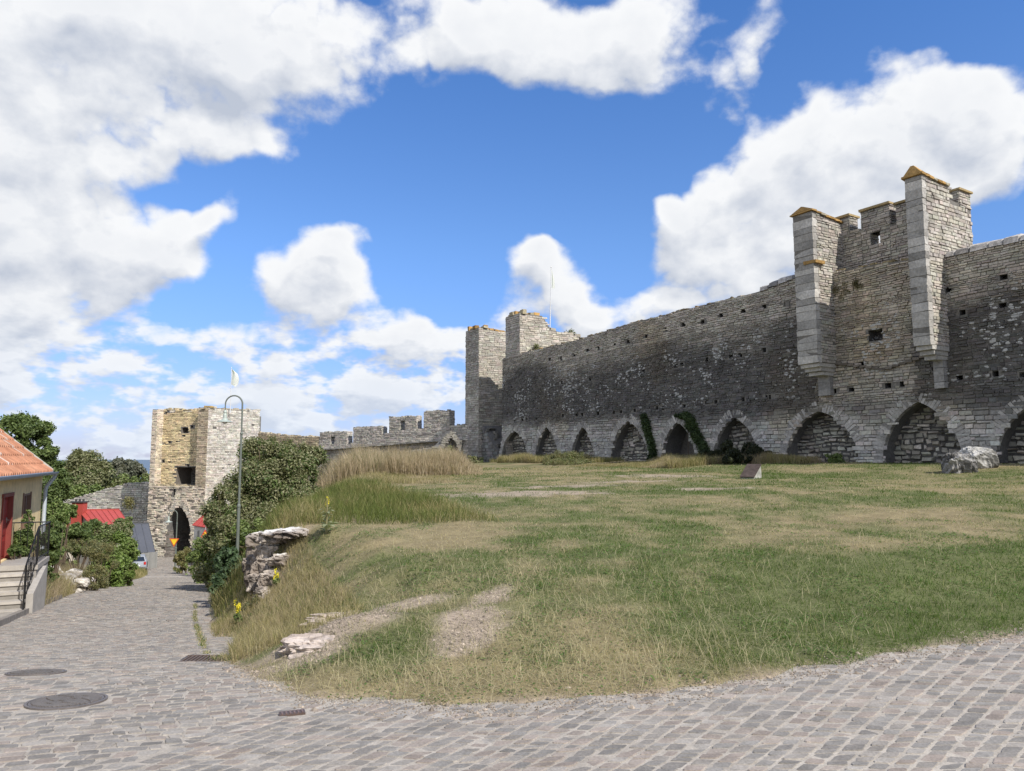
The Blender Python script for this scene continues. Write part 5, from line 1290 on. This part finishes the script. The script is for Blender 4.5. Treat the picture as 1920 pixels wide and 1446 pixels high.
# ================================================================ foliage
def clumps(c, rad, k, r, rg, flat=1.0):
    """overlapping lumps filling an ellipsoid, denser near its surface"""
    out = []
    for _ in range(k):
        d = unit(rg.normal(size=3)); d[2] = d[2] * flat; rr = rg.uniform(.35, 1.0) ** .6
        out.append((np.array(c) + d * np.array(rad) * rr * .82, r * rg.uniform(.6, 1.35)))
    return out
def leafset(bf, cl, n, size, cols, rg, up=.35, asp=.55, shell=.33, zmin=None):
    C_ = np.array([q[0] for q in cl]); r = np.array([q[1] for q in cl]); w = r ** 2; w /= w.sum()
    i = rg.choice(len(cl), n, p=w); d = rg.normal(size=(n, 3)); d /= np.linalg.norm(d, axis=1)[:, None]
    p = C_[i] + d * (r[i] * rg.random(n) ** shell * np.where(rg.random(n) < .25, rg.uniform(1.0, 1.45, n), rg.uniform(.8, 1.1, n)))[:, None]
    nrm = d * .6 + rg.normal(size=(n, 3)) * .6 + np.array([0, 0, up]); nrm /= np.linalg.norm(nrm, axis=1)[:, None]
    t = np.cross(nrm, rg.normal(size=(n, 3))); t /= np.linalg.norm(t, axis=1)[:, None]; b = np.cross(nrm, t)
    s = size * rg.uniform(.6, 1.35, n)[:, None]
    V = np.stack([p - t * s, p + b * s * asp, p + t * s, p - b * s * asp], 1)
    cols = np.array(cols); ck = fbm(p[:, 0] * .9 / max(size * 8, .3), (p[:, 1] + p[:, 2]) * .9 / max(size * 8, .3), 2, 300)
    idx = np.clip(((ck * .7 + rg.random(n) * .5 - .1) * len(cols)).astype(int), 0, len(cols) - 1)
    cc = cols[idx] * rg.uniform(.75, 1.25, (n, 1)); cc = np.repeat(cc[:, None], 4, 1)
    if zmin is not None: k = p[:, 2] > zmin; V, cc = V[k], cc[k]
    m = len(V); bf.add(V.reshape(-1, 3), [np.arange(m * 4).reshape(m, 4)], cc.reshape(-1, 3))
def stems(bf, base, cl, rg, r0, col, kmax=14):
    base = np.array(base, float)
    for (c, r) in cl[:kmax]:
        s0 = base + (c - base) * .75; s0[2] = gz(s0[0], s0[1]) - .1
        if c[2] < s0[2] + .3: continue
        m = s0 + (c - s0) * .5 + rg.normal(size=3) * .08 * np.linalg.norm(c - s0) * np.array([1, 1, .3]); bf.tube([s0, m, c - UP * r * .3], [r0, r0 * .55, r0 * .2], col, 5)
G_D = [(.06, .09, .03), (.09, .13, .04), (.125, .17, .055)]
G_M = [(.10, .145, .045), (.15, .20, .06), (.21, .26, .09)]
G_L = [(.09, .15, .03), (.14, .21, .045), (.19, .26, .07)]
G_O = [(.13, .14, .065), (.19, .20, .095), (.27, .265, .15)]
G_Y = [(.14, .15, .05), (.19, .18, .07), (.25, .22, .10)]
G_G = [(.12, .12, .095), (.16, .15, .12), (.21, .19, .155)]
SEED = [1000]
def bush(name, label, base, parts, n, size, cols, cat='bush', group=None, extra=None, stemc=(.12, .09, .065), stemr=.03, k=14, shell=.33, asp=.55):
    SEED[0] += 1; rg = np.random.default_rng(SEED[0]); base = np.array(base, float)
    t = thing(name, label, cat, base, group); cl = []
    for (c, rad) in parts: cl += clumps(c, rad, int(k * 1.6), min(rad) * .34, rg)
    if cat == 'bush':
        for (c, rad) in parts:                      # skirt of foliage down to the ground
            for _ in range(int(k * .8)):
                q = np.array(c) + np.array([rg.uniform(-.8, .8) * rad[0], rg.uniform(-.9, .3) * rad[1], 0]); zg_ = gz(q[0], q[1])
                if q[2] - zg_ < rad[2] * 2.2 + .6: q[2] = zg_ + rg.uniform(.05, .8) * max(q[2] - zg_, .2); cl.append((q, min(rad) * .34 * rg.uniform(.6, 1.2)))
    bf = Buf(); leafset(bf, cl, int(n * 1.25), size, cols, rg, shell=shell, asp=asp)
    if extra: 
        for (n2, s2, c2) in extra: leafset(bf, cl, n2, s2, c2, rg, shell=.2)
    bf.build('foliage', M_leaf, parent=t)
    for (c, rad) in parts[:6]:
        bf = Buf(); c = np.array(c); g_ = np.array([c[0], c[1], gz(c[0], c[1]) - .1])
        for _ in range(7):
            e = c + rg.uniform(-.75, .75, 3) * np.array(rad); e[2] = max(e[2], g_[2] + .25)
            m = g_ + (e - g_) * .5 + rg.normal(size=3) * .06; bf.tube([g_, m, e], [stemr, stemr * .6, stemr * .25], stemc, 5)
        bf.build('stems', M_bark, parent=t)
    return t
def pxe(px, py, Y, hw, hh, dy=None):
    """ellipsoid seen at pixel (px,py) with pixel half sizes, standing at depth Y"""
    c = P(px, py, Y); k = Y / 1400; return (c, (hw * k, dy or hw * k * .9, hh * k))
def gb(px, Y): return atY(px, Y)
HB = 'shrubs along the right side of the street'
bush('bush', 'large dense olive-green bush rising behind the tall street lamp', gb(500, 28), [pxe(508, 912, 28, 76, 68), pxe(505, 850, 28.5, 62, 36), pxe(430, 955, 27, 48, 58), pxe(560, 930, 28, 45, 48), pxe(470, 985, 26.5, 75, 46), pxe(575, 860, 30, 36, 34), pxe(540, 880, 28, 60, 44), pxe(400, 1000, 27.5, 18, 40), pxe(462, 915, 27.5, 40, 44)], 100000, .05, G_O + [G_D[1], G_D[2]], group=HB, k=16, stemr=.05)
bush('bush', 'bright green low growth spreading below the large bush on the bank', gb(470, 26), [pxe(500, 1000, 25, 60, 34), pxe(430, 1030, 26, 26, 32), pxe(545, 965, 26, 30, 22)], 16000, .05, G_M + [G_L[0]], group=HB)
bush('bush', 'dark bluish-green leafy shrub hugging the rock at the foot of the tall lamp', gb(438, 18.5), [pxe(440, 1085, 18.8, 34, 42), pxe(425, 1060, 20, 28, 36), pxe(450, 1120, 18, 24, 30)], 12000, .048, [(.05, .085, .04), (.075, .12, .055), (.10, .155, .075)], group=HB)
bush('bush', 'straggly brownish weeds growing up against the foot of the rock outcrop', gb(470, 14.5), [pxe(478, 1118, 14.3, 22, 26), pxe(505, 1112, 14.0, 26, 22), pxe(468, 1150, 13.2, 22, 20)], 9000, .022, G_Y + G_O + G_M[:1], group=HB, asp=.3, stemr=.008)
bush('bush', 'green shrub overhanging the street beside the thin metal post', gb(405, 32), [pxe(396, 1030, 33, 30, 30), pxe(380, 1045, 38, 24, 16), pxe(420, 985, 31, 30, 36)], 14000, .06, G_M + [G_D[2]], group=HB)
bush('bush', 'reddish-brown leaved shrub in front of the little white house', gb(392, 60), [pxe(395, 975, 60, 14, 14)], 2600, .11, [(.20, .09, .04), (.16, .12, .05), (.1, .12, .04)], group=HB)
bush('bush', 'mixed green hedge below the warning sign', gb(372, 62), [pxe(372, 1038, 62, 18, 14), pxe(390, 1025, 60, 18, 20), pxe(360, 1048, 66, 12, 8)], 6000, .10, G_M + [G_D[2]], group=HB)
bush('bush', 'yellow-green sprawling shrub at the street bend before the gateway', gb(340, 70), [pxe(342, 1046, 70, 16, 11), pxe(350, 1034, 70.5, 9, 11)], 5000, .09, G_Y + G_L[:1], group=HB)
bush('bush', 'greyish bare-twigged shrub on the crest between the big bush and the dry grass', gb(640, 38), [pxe(640, 885, 38, 52, 30), pxe(600, 870, 39, 28, 34), pxe(690, 890, 37, 40, 22)], 26000, .05, G_G + G_O[1:], k=16, asp=.22, stemc=(.2, .18, .15), stemr=.02)
LBg = 'shrubs on the left bank'
bush('bush', 'straggly olive and straw coloured scrub beside the stone heap on the left bank', gb(180, 28), [pxe(190, 1035, 29.5, 30, 22), pxe(150, 1025, 31, 40, 14), pxe(180, 1075, 27, 28, 16)], 9000, .04, G_Y + G_O, group=LBg, asp=.28)
bush('bush', 'rough green shrubs filling the slope below the low outhouse', gb(110, 40), [pxe(105, 1022, 36, 36, 20), pxe(150, 1015, 34, 40, 20), pxe(190, 1015, 35, 36, 22)], 20000, .055, G_M + G_O, group=LBg)
bush('bush', 'bright green leafy shrub beside the street on the left, hiding part of the car', gb(225, 34), [pxe(228, 1032, 34, 32, 34), pxe(205, 1060, 32, 30, 32), pxe(240, 1065, 33, 16, 22)], 15000, .065, G_L + G_M[1:], group=LBg)
bush('bush', 'olive shrub with long shoots below the red metal roof', gb(195, 36), [pxe(190, 1005, 36, 42, 24), pxe(225, 995, 37, 24, 22), pxe(240, 985, 38, 10, 18)], 15000, .06, G_O + G_M, group=LBg)
bush('bush', 'dark green shrub between the chimney and the stone heap', gb(150, 33), [pxe(150, 1002, 34, 32, 22), pxe(175, 990, 35, 18, 18)], 10000, .055, G_D + G_M, group=LBg)
bush('bush', 'tall light green shrub behind the downpipe left of the chimney', gb(112, 30), [pxe(105, 968, 31, 26, 28), pxe(98, 1000, 29, 22, 34), pxe(125, 958, 32, 22, 14)], 15000, .055, G_M + G_L[:2], group=LBg)
bush('bush', 'shadowy green shrub pressed against the concrete steps', gb(92, 22.5), [pxe(93, 1030, 22.5, 20, 42), pxe(90, 1080, 21, 12, 30), pxe(104, 1000, 23.5, 20, 30)], 11000, .045, G_D + G_M[:1], group=LBg)
bush('vine', 'green climbing plant on the yellow wall under the window', gb(45, 19.8), [pxe(48, 1020, 19.6, 20, 28, .3), pxe(53, 975, 19.8, 8, 26, .2), pxe(30, 1030, 19.0, 10, 14, .25)], 8000, .036, G_D[1:] + G_M, cat='climbing plant')
bush('bush', 'round olive-green bush at the foot of the second and third arches', gb(1060, 52), [pxe(1045, 864, 52, 30, 18), pxe(1075, 862, 52, 32, 19), pxe(1098, 870, 51, 22, 10), pxe(1058, 870, 50.5, 44, 10)], 26000, .05, G_Y + G_O + G_M[1:], asp=.3, k=30)
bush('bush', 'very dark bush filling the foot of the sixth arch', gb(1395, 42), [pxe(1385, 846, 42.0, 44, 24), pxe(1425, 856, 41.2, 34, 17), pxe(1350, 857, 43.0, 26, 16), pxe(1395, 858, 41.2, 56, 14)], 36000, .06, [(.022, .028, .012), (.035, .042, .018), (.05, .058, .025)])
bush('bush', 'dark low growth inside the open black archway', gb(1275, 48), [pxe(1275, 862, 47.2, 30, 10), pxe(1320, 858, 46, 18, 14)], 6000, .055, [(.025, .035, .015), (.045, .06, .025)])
bush('bush', 'small mossy green plant at the foot of the seventh arch', gb(1560, 39), [pxe(1562, 860, 38.5, 16, 12)], 2500, .05, G_M + G_L[:1])
bush('bush', 'tangled scrub growing in the ruined little arch', gb(845, 69), [pxe(845, 852, 68.5, 18, 20), pxe(890, 862, 67, 20, 8)], 4000, .10, G_O + G_D[1:])
def ivy(label, pts, w, n):
    SEED[0] += 1; rg = np.random.default_rng(SEED[0]); cl = []
    for (x, y, s) in pts:
        a, z_ = wpx(x, y, off=.1); cl.append((W0 + WA * a + UP * z_ + WN * .12, s))
    b_ = np.array(cl[-1][0]); b_[2] = ZB; t = thing('ivy', label, 'ivy', b_, 'ivy on the arcade'); bf = Buf(); leafset(bf, cl, n, .055, [(.03, .05, .018), (.05, .08, .026), (.08, .115, .04)], rg, shell=.5); bf.build('foliage', M_leaf, parent=t)
    bf = Buf(); bf.tube([b_] + [q[0] for q in cl[::-1]], .03, (.1, .08, .06), 5); bf.build('stem', M_bark, parent=t)
ivy('ivy column climbing the pier left of the black archway', [(1208, 782, .28), (1212, 792, .36), (1214, 803, .38), (1217, 815, .36), (1221, 828, .34), (1224, 840, .34), (1226, 852, .36), (1222, 862, .36)], .3, 9000)
ivy('ivy trailing down the right side of the black archway', [(1268, 779, .14), (1278, 780, .24), (1289, 781, .34), (1296, 789, .38), (1300, 800, .40), (1305, 812, .40), (1311, 824, .40), (1318, 836, .38), (1324, 848, .36), (1322, 860, .36), (1290, 800, .22)], .3, 13000)
def tuft(label, c, r, n=700, size=.06, cols=G_Y):
    rg = np.random.default_rng(int(c[0] * 100) & 999); bf = Buf(); leafset(bf, [(np.array(c), r), (np.array(c) + UP * r * .5, r * .7)], n, size, cols, rg, asp=.3, shell=.6); tag(bf.build('wall_plant', M_leaf, loc=c), label, 'plant')
tuft('pale weed tuft growing on the low back end of the hollow tower', P(1070, 628, 70), .5, 500, .10, G_O)
tuft('small weed tuft at the joint of the hollow tower and the wall top', P(1006, 653, 65.5), .4, 400, .08, G_O)
tuft('dry weed clump on the sunlit wall beside the gate tower', P(242, 945, 97.5), .9, 900, .14, G_Y)
s_m, z_m = wpx(1588, 536); 
rg = np.random.default_rng(77); bf = Buf(); cl = [(W0 + WA * (s_m + rg.uniform(-.8, .9)) + WN * .04 + UP * (z_m + .15 - abs(rg.normal(0, .35))), rg.uniform(.07, .2)) for _ in range(34)]; leafset(bf, cl, 3500, .03, [(.12, .11, .045), (.17, .15, .07)], rg, asp=.3); tag(bf.build('wall_moss', M_leaf, loc=cl[0][0]), 'mossy growth hanging below the parapet ledge of the near tower', 'moss')

def tree(label, px, py, Y, hw, hh, n, size, cols, k=26, gaps=.42, group='trees beyond the wall', lobes=None):
    SEED[0] += 1; rg = np.random.default_rng(SEED[0]); kpx = Y / 1400
    bs = atY(px, Y); bs[2] = min(bs[2], P(px, py + hh, Y)[2] - 1.0)
    t = thing('tree', label, 'tree', bs, group); cl = []
    for (x, y, w_, h_) in (lobes or [(px, py, hw, hh)]):
        c = P(x, y, Y); cl += clumps(c, (w_ * kpx, w_ * kpx * .9, h_ * kpx), k, min(w_, h_) * kpx * gaps * .8, rg)
    bf = Buf(); leafset(bf, cl, n, size, cols, rg, shell=.28, up=.5); bf.build('crown', M_leaf, parent=t)
    bf = Buf(); c = P(px, py, Y); H = c[2] - bs[2]; r0 = max(.16, hw * kpx * .06)
    fork = bs + (c - bs) * .6; bf.tube([bs - UP * .5, bs + (fork - bs) * .5 + rg.normal(size=3) * .1, fork], [r0 * 1.4, r0, r0 * .85], (.13, .11, .09), 9)
    for (q, r) in cl[::2][:22]:
        m = fork + (q - fork) * .5 + rg.normal(size=3) * .3 * np.array([1, 1, .2]) ; bf.tube([fork, m, q], [r0 * .6, r0 * .3, r0 * .1], (.13, .11, .09), 5)
    bf.build('trunk', M_bark, parent=t)
tree('large dark green broadleaf tree with sky gaps behind the tiled roof', 35, 850, 62, 70, 70, 80000, .115, G_D + G_M + [G_M[2]], lobes=[(20, 812, 50, 40), (60, 812, 36, 38), (82, 850, 24, 32), (45, 865, 44, 36), (-30, 850, 50, 60), (65, 895, 34, 28), (85, 900, 24, 20)], k=20, gaps=.36)
tree('dark green narrow tree just right of the tiled roof corner', 96, 905, 70, 28, 50, 30000, .12, G_D + G_M, lobes=[(98, 880, 22, 32), (92, 925, 32, 40), (112, 905, 20, 28), (100, 960, 34, 26)], k=26, gaps=.46)
tree('tall rounded olive tree with a peaked top behind the wall', 152, 890, 125, 40, 42, 60000, .22, G_O + G_M[:1], lobes=[(153, 882, 38, 32), (153, 858, 20, 16), (125, 895, 28, 26), (185, 890, 28, 24), (150, 915, 62, 28), (150, 940, 60, 22)], k=34, gaps=.46)
tree('grey-green distant tree crown low on the horizon beside the sea', 228, 880, 260, 32, 16, 18000, .42, [(.13, .14, .10), (.16, .165, .12), (.19, .19, .14)], lobes=[(228, 871, 26, 12), (250, 880, 22, 14), (205, 878, 24, 13), (228, 890, 48, 14)], k=34, gaps=.5)
tree('mid green tree mass between the rounded tree and the gate tower', 235, 912, 140, 40, 16, 34000, .24, G_M + G_O, lobes=[(215, 908, 30, 20), (250, 908, 28, 16), (272, 905, 18, 16), (190, 925, 36, 20), (235, 925, 45, 20)], k=30, gaps=.46)
tree('light green tree crown above the left end of the sunlit wall', 130, 935, 112, 40, 18, 30000, .2, G_M + G_L[:1], lobes=[(130, 935, 42, 22), (95, 945, 32, 26), (168, 925, 28, 18)], k=30, gaps=.46)
bf = Buf(); q = P(262, 887, 700); bf.box(q, (12, 6, 2.6), (.62, .63, .62)); bf.box(q + np.array([0, 0, 1.7]), (12.6, 6.6, .8), (.45, .47, .48)); tag(bf.build('distant_building', M_plaster, loc=q - UP * 1.3), 'tiny white building on the shore below the sea horizon', 'building')
rg = np.random.default_rng(50); bf = Buf(); cl = []
for _ in range(260):
    Yq = rg.uniform(150, 680); x = rg.uniform(-.66, -.30) * Yq; cl.append((np.array([x, Yq, gz(x, Yq) + rg.uniform(1, 5)]), rg.uniform(4, 8)))
leafset(bf, cl, 90000, .75, [(.07, .085, .04), (.10, .115, .055), (.13, .14, .075)], rg, shell=.3, up=.8)
tag(bf.build('woodland', M_leaf), kind='stuff')

# ================================================================ grass
def blades(bf, x, y, h, w, lean, col, rg, zoff=0.0, zz=None):
    n = len(x); z = (Gnd(x, y) if zz is None else zz) - .012 + zoff
    a = rg.uniform(0, 2 * math.pi, n); ld = rg.uniform(0, 2 * math.pi, n); l = h * lean * rg.uniform(.3, 1.5, n)
    hz = np.sqrt(np.maximum(h * h - l * l, (h * .25) ** 2))
    wx, wy = np.cos(a) * w * .5, np.sin(a) * w * .5; lx, ly = np.cos(ld) * l, np.sin(ld) * l
    V = np.zeros((n, 5, 3))
    V[:, 0] = np.stack([x - wx, y - wy, z], 1); V[:, 1] = np.stack([x + wx, y + wy, z], 1)
    V[:, 2] = np.stack([x + lx * .35 + wx * .8, y + ly * .35 + wy * .8, z + hz * .6], 1); V[:, 3] = np.stack([x + lx * .35 - wx * .8, y + ly * .35 - wy * .8, z + hz * .6], 1)
    V[:, 4] = np.stack([x + lx, y + ly, z + hz], 1)
    b = np.arange(n)[:, None] * 5
    cc = np.repeat(col[:, None], 5, 1)
    bf.add(V.reshape(-1, 3), [b + np.array([[0, 1, 2, 3]]), b + np.array([[3, 2, 4]])], cc.reshape(-1, 3))
def mixcol(g, rg, n):
    g = g[:, None]; pick = (rg.random((n, 1)) < g ** 1.0)
    c = np.where(pick, lerp(np.array([.062, .115, .022]), np.array([.135, .19, .052]), rg.random((n, 1))), lerp(np.array([.36, .29, .17]), np.array([.54, .47, .32]), rg.random((n, 1))))
    return c * rg.uniform(.75, 1.2, (n, 1))
rg = np.random.default_rng(90)
N_ = 520000; Ymin, Ymax = 5.3, 48
y = Ymin * (Ymax / Ymin) ** (rg.random(N_) ** 1.05); x = rg.uniform(-.47, .82, N_) * y
d1 = dside(x, y) + (fbm(x * 3.1, y * 3.1, 3, 31) - .5) * .35; k = (d1 > rg.random(N_) ** 2 * .25 - .04) & (wdist(x, y) > .3) & (x > Redge(np.maximum(y, 9)) - (y < 9) * 5)
dm = dirtmask(x, y); k &= rg.random(N_) > dm * .96
x, y = x[k], y[k]; n = len(x); g = green(x, y)
dens_ = fbm(x * 2.3, y * 2.3, 3, 33)
clp = fbm(x * 7, y * 7, 2, 34)
h = (.018 + .030 * g + .028 * rg.random(n)) * lerp(.6, 1.5, dens_) * lerp(.5, 1.6, clp) * np.interp(y, [5, 12, 30, 48], [1, 1.0, 1.25, 1.5])
w = np.interp(y, [5, 10, 20, 48], [.0034, .0055, .011, .026]) * rg.uniform(.7, 1.3, n)
bf = Buf(); blades(bf, x, y, h, w, 1.15, mixcol(np.clip(g * 1.05, 0, 1), rg, n), rg)
# broad-leaved weeds and clover in the near turf
m = 60000; yy = 5.4 + 9 * rg.random(m) ** 1.6; xx = rg.uniform(-.45, .72, m) * yy; k = (dside(xx, yy) > .0) & (fbm(xx * 1.4, yy * 1.4, 3, 35) > .5) & (dirtmask(xx, yy) < .3) & (rg.random(m) < .25 + green(xx, yy)); xx, yy = xx[k], yy[k]; m = len(xx)
pz_ = Gnd(xx, yy) + rg.uniform(.004, .035, m); aa = rg.uniform(0, 6.28, m); sz = rg.uniform(.006, .014, m) * np.interp(yy, [5, 14], [1, 1.8]); tl = rg.uniform(-.5, .5, m)
d1_ = np.stack([np.cos(aa), np.sin(aa), tl], 1) * sz[:, None]; d2_ = np.stack([-np.sin(aa), np.cos(aa), -tl * .5], 1) * sz[:, None] * .7; pc = np.stack([xx, yy, pz_], 1)
cw = np.array([.10, .165, .05]) * rg.uniform(.7, 1.5, (m, 1)); bf.add(np.stack([pc - d1_, pc + d2_, pc + d1_, pc - d2_], 1).reshape(-1, 3), [np.arange(m * 4).reshape(m, 4)], np.repeat(cw, 4, 0))
# long bleached stalks lying over the near turf
for (cx, cy, sx_, sy_, m, hl) in [(.35, 6.7, 1.2, .55, 2600, .20), (1.3, 6.6, .9, .6, 2200, .22), (-.6, 6.2, 1.0, .25, 1800, .14), (-1.6, 6.9, .6, .5, 1500, .15), (.8, 8.4, 1.6, .9, 2600, .20), (-1.2, 9.0, 1.2, .8, 1800, .16), (2.6, 9.5, 2.5, 1.6, 2600, .17), (.6, 12, 3, 1.8, 2600, .16)]:
    m = int(m * .8); x = rg.normal(cx, sx_, m); y = rg.normal(cy, sy_, m); k = (dside(x, y) > .03) & (rg.random(m) > dirtmask(x, y) * .6); x, y = x[k], y[k]; q = len(x)
    blades(bf, x, y, hl * rg.uniform(.5, 1.4, q), np.full(q, .0035) * np.interp(y, [5, 12], [1, 1.6]), 1.25, lerp(np.array([.38, .33, .20]), np.array([.56, .50, .34]), rg.random((q, 1))), rg)
tag(bf.build('lawn_grass', M_grass), kind='stuff')
def field(name, n, f, hgt, w, cols, lean=.35, hf=None):
    bf = Buf(); x, y = f(n); k = (dside(x, y) > -.05) | (x < Ledge(np.maximum(y, 9)) + .35); x, y = x[k], y[k]; m = len(x); cols = np.array(cols)
    cl = fbm(x * .8, y * .8, 3, 44); idx = np.clip(((cl * .8 + rg.random(m) * .45 - .12) * len(cols)).astype(int), 0, len(cols) - 1)
    blades(bf, x, y, hgt * rg.uniform(.35, 1.25, m) * lerp(.3, 1.6, fbm(x * .6, y * .6, 3, 45)) * (hf(x, y) if hf else 1), w * rg.uniform(.6, 1.3, m), lean, cols[idx] * rg.uniform(.75, 1.2, (m, 1)), rg)
    return tag(bf.build(name, M_grass), kind='stuff')
ST = [(.30, .25, .16), (.40, .32, .22), (.44, .35, .26), (.50, .42, .30)]; STG = [(.12, .15, .05), (.20, .20, .08), (.34, .29, .15), (.44, .38, .22)]
def band(pa, pb, Ya, Yb):
    def f(n):
        Y_ = rg.uniform(Ya, Yb, n); px = rg.uniform(pa, pb, n) ; return (px - 960) / 1400 * Y_, Y_
    return f
field('tall_dry_grass', 52000, band(600, 905, 34, 50), 1.15, .022, ST + [(.22, .22, .12)], .34, hf=lambda x, y: .12 + .88 * (1 - sst(835, 905, 960 + 1400 * x / y)))
field('tall_dry_grass', 26000, band(560, 900, 27, 36), .30, .012, [(.17, .18, .08)] + STG[1:] + ST, .6, hf=lambda x, y: .2 + .8 * (1 - sst(700, 880, 960 + 1400 * x / y)))
def wallband(s0, s1, d0, d1):
    def f(n):
        s = rg.uniform(s0, s1, n); d = rg.uniform(d0, d1, n); q = W0[None] + WA[None] * s[:, None] + WN[None] * d[:, None]; return q[:, 0], q[:, 1]
    return f
sq = lambda px: wpx(px, 870)[0]
field('tall_dry_grass', 20000, wallband(sq(1000), sq(1130), 1.0, 3.6), .60, .02, STG + ST[:2], .38)
field('tall_dry_grass', 46000, wallband(sq(1215), sq(1420), 1.6, 6.6), .62, .018, STG + ST, .38, hf=lambda x, y: .2 + .8 * sst(1205, 1260, 960 + 1400 * x / y))
field('tall_dry_grass', 12000, wallband(sq(1420), sq(1560), .8, 2.6), .45, .018, STG + ST, .3)
field('tall_dry_grass', 14000, wallband(sq(960), sq(1180), .3, 2.4), .35, .02, STG, .3)
def bankf(a0, a1, Ya, Yb):
    def f(n):
        Y_ = rg.uniform(Ya, Yb, n); return Redge(Y_) + rg.uniform(a0, a1, n), Y_
    return f
field('bank_grass', 26000, bankf(.0, 1.7, 8.2, 14.5), .20, .005, STG + ST[:2] + [(.13, .17, .05), (.20, .14, .09)], .7)
field('bank_grass', 26000, bankf(1.0, 5.5, 14.5, 26), .34, .010, [(.12, .16, .045), (.17, .20, .06)] + STG, .6)
field('bank_grass', 16000, bankf(.1, 2.2, 14.5, 30), .34, .010, STG, .45)
def leftf(a0, a1, Ya, Yb):
    def f(n):
        Y_ = rg.uniform(Ya, Yb, n); return Ledge(Y_) - rg.uniform(a0, a1, n), Y_
    return f
field('bank_grass', 46000, leftf(-.25, 3.0, 19.5, 34), .62, .011, STG[1:] + ST, .42)
field('bank_grass', 7000, leftf(-.2, 1.6, 34, 76), .40, .022, STG, .4)
# weeds in the street gutter
bf = Buf(); n = 3200; Y_ = rg.uniform(9.4, 20, n); x = np.interp(Y_, [9.4, 16, 20], [-3.55, -6.45, -8.1]) + rg.normal(0, .03, n) - .18; k = fbm(Y_ * 1.5, Y_ * 0, 2, 66) > .42; x, Y_ = x[k], Y_[k]; n = len(x)
blades(bf, x, Y_, np.full(n, .05) * rg.uniform(.4, 1.4, n), np.full(n, .008), .7, mixcol(np.full(n, .5), rg, n), rg, zz=Hroad(x, Y_) + .01)
n = 500; x = rg.normal(grate[0] + .22, .09, n); Y_ = rg.normal(grate[1] + .02, .07, n); blades(bf, x, Y_, .09 * rg.uniform(.5, 1.3, n), np.full(n, .006), .7, mixcol(np.full(n, .35), rg, n), rg, zz=Hroad(x, Y_) + .01)
tag(bf.build('gutter_weeds', M_grass), kind='stuff')
# yellow flowering weeds and a mullein rosette
def flowers(label, px, py, H, n, Y=None):
    q = gp(px, py) if Y is None else atY(px, Y); t = thing('wildflower', label, 'flower', q); s = Buf(); f = Buf(); l = Buf(); r_ = np.random.default_rng(int(px))
    for i in range(n):
        a = r_.uniform(0, 6.28); top = q + np.array([math.cos(a) * H * .25 * r_.random(), math.sin(a) * H * .25 * r_.random(), H * r_.uniform(.6, 1)]); s.tube([q, (q + top) / 2 + r_.normal(size=3) * .01, top], .006, (.12, .15, .05), 5)
        leafset(f, [(top - UP * H * .2 * j / 4, .022) for j in range(5)], 40, .011, [(.85, .72, .05), (.75, .65, .04)], r_, asp=.8); leafset(l, [(q + (top - q) * .35, .06)], 30, .03, G_M, r_)
    s.build('stem', M_bark, parent=t); f.build('blossom', M_leaf, parent=t); l.build('leaf', M_leaf, parent=t)
flowers('bright yellow flower spikes at the foot of the bank by the street', 447, 1172, .48, 5)
flowers('small yellow flowers on the bank right of the outcrop', 520, 1098, .28, 5)
flowers('pale yellow flowers at the top edge of the bank', 613, 965, .42, 4)
q = gp(612, 1000); r_ = np.random.default_rng(3); bf = Buf()
for k in range(34):
    a = r_.uniform(0, 6.28); L_ = r_.uniform(.14, .30); z0 = r_.uniform(0, .45); d = np.array([math.cos(a), math.sin(a), 0]); s_ = np.array([-d[1], d[0], 0]); b0 = q + UP * z0
    L_ *= 1 - z0; el_ = r_.uniform(.2, .9); m = b0 + d * L_ * .5 + UP * L_ * el_ * .6; e = b0 + d * L_ + UP * L_ * el_ * .4
    bf.add([b0, m + s_ * L_ * .18, e, m - s_ * L_ * .18], np.array([[0, 1, 2, 3]]), np.array([.27, .29, .17]) * r_.uniform(.7, 1.2))
tm = thing('mullein', 'tall woolly-leaved mullein plant in the bank grass', 'plant', q); bf.build('leaf', M_leaf, parent=tm); bf = Buf(); bf.tube([q, q + UP * .62], [.018, .01], (.22, .2, .1), 6); bf.build('stem', M_bark, parent=tm)
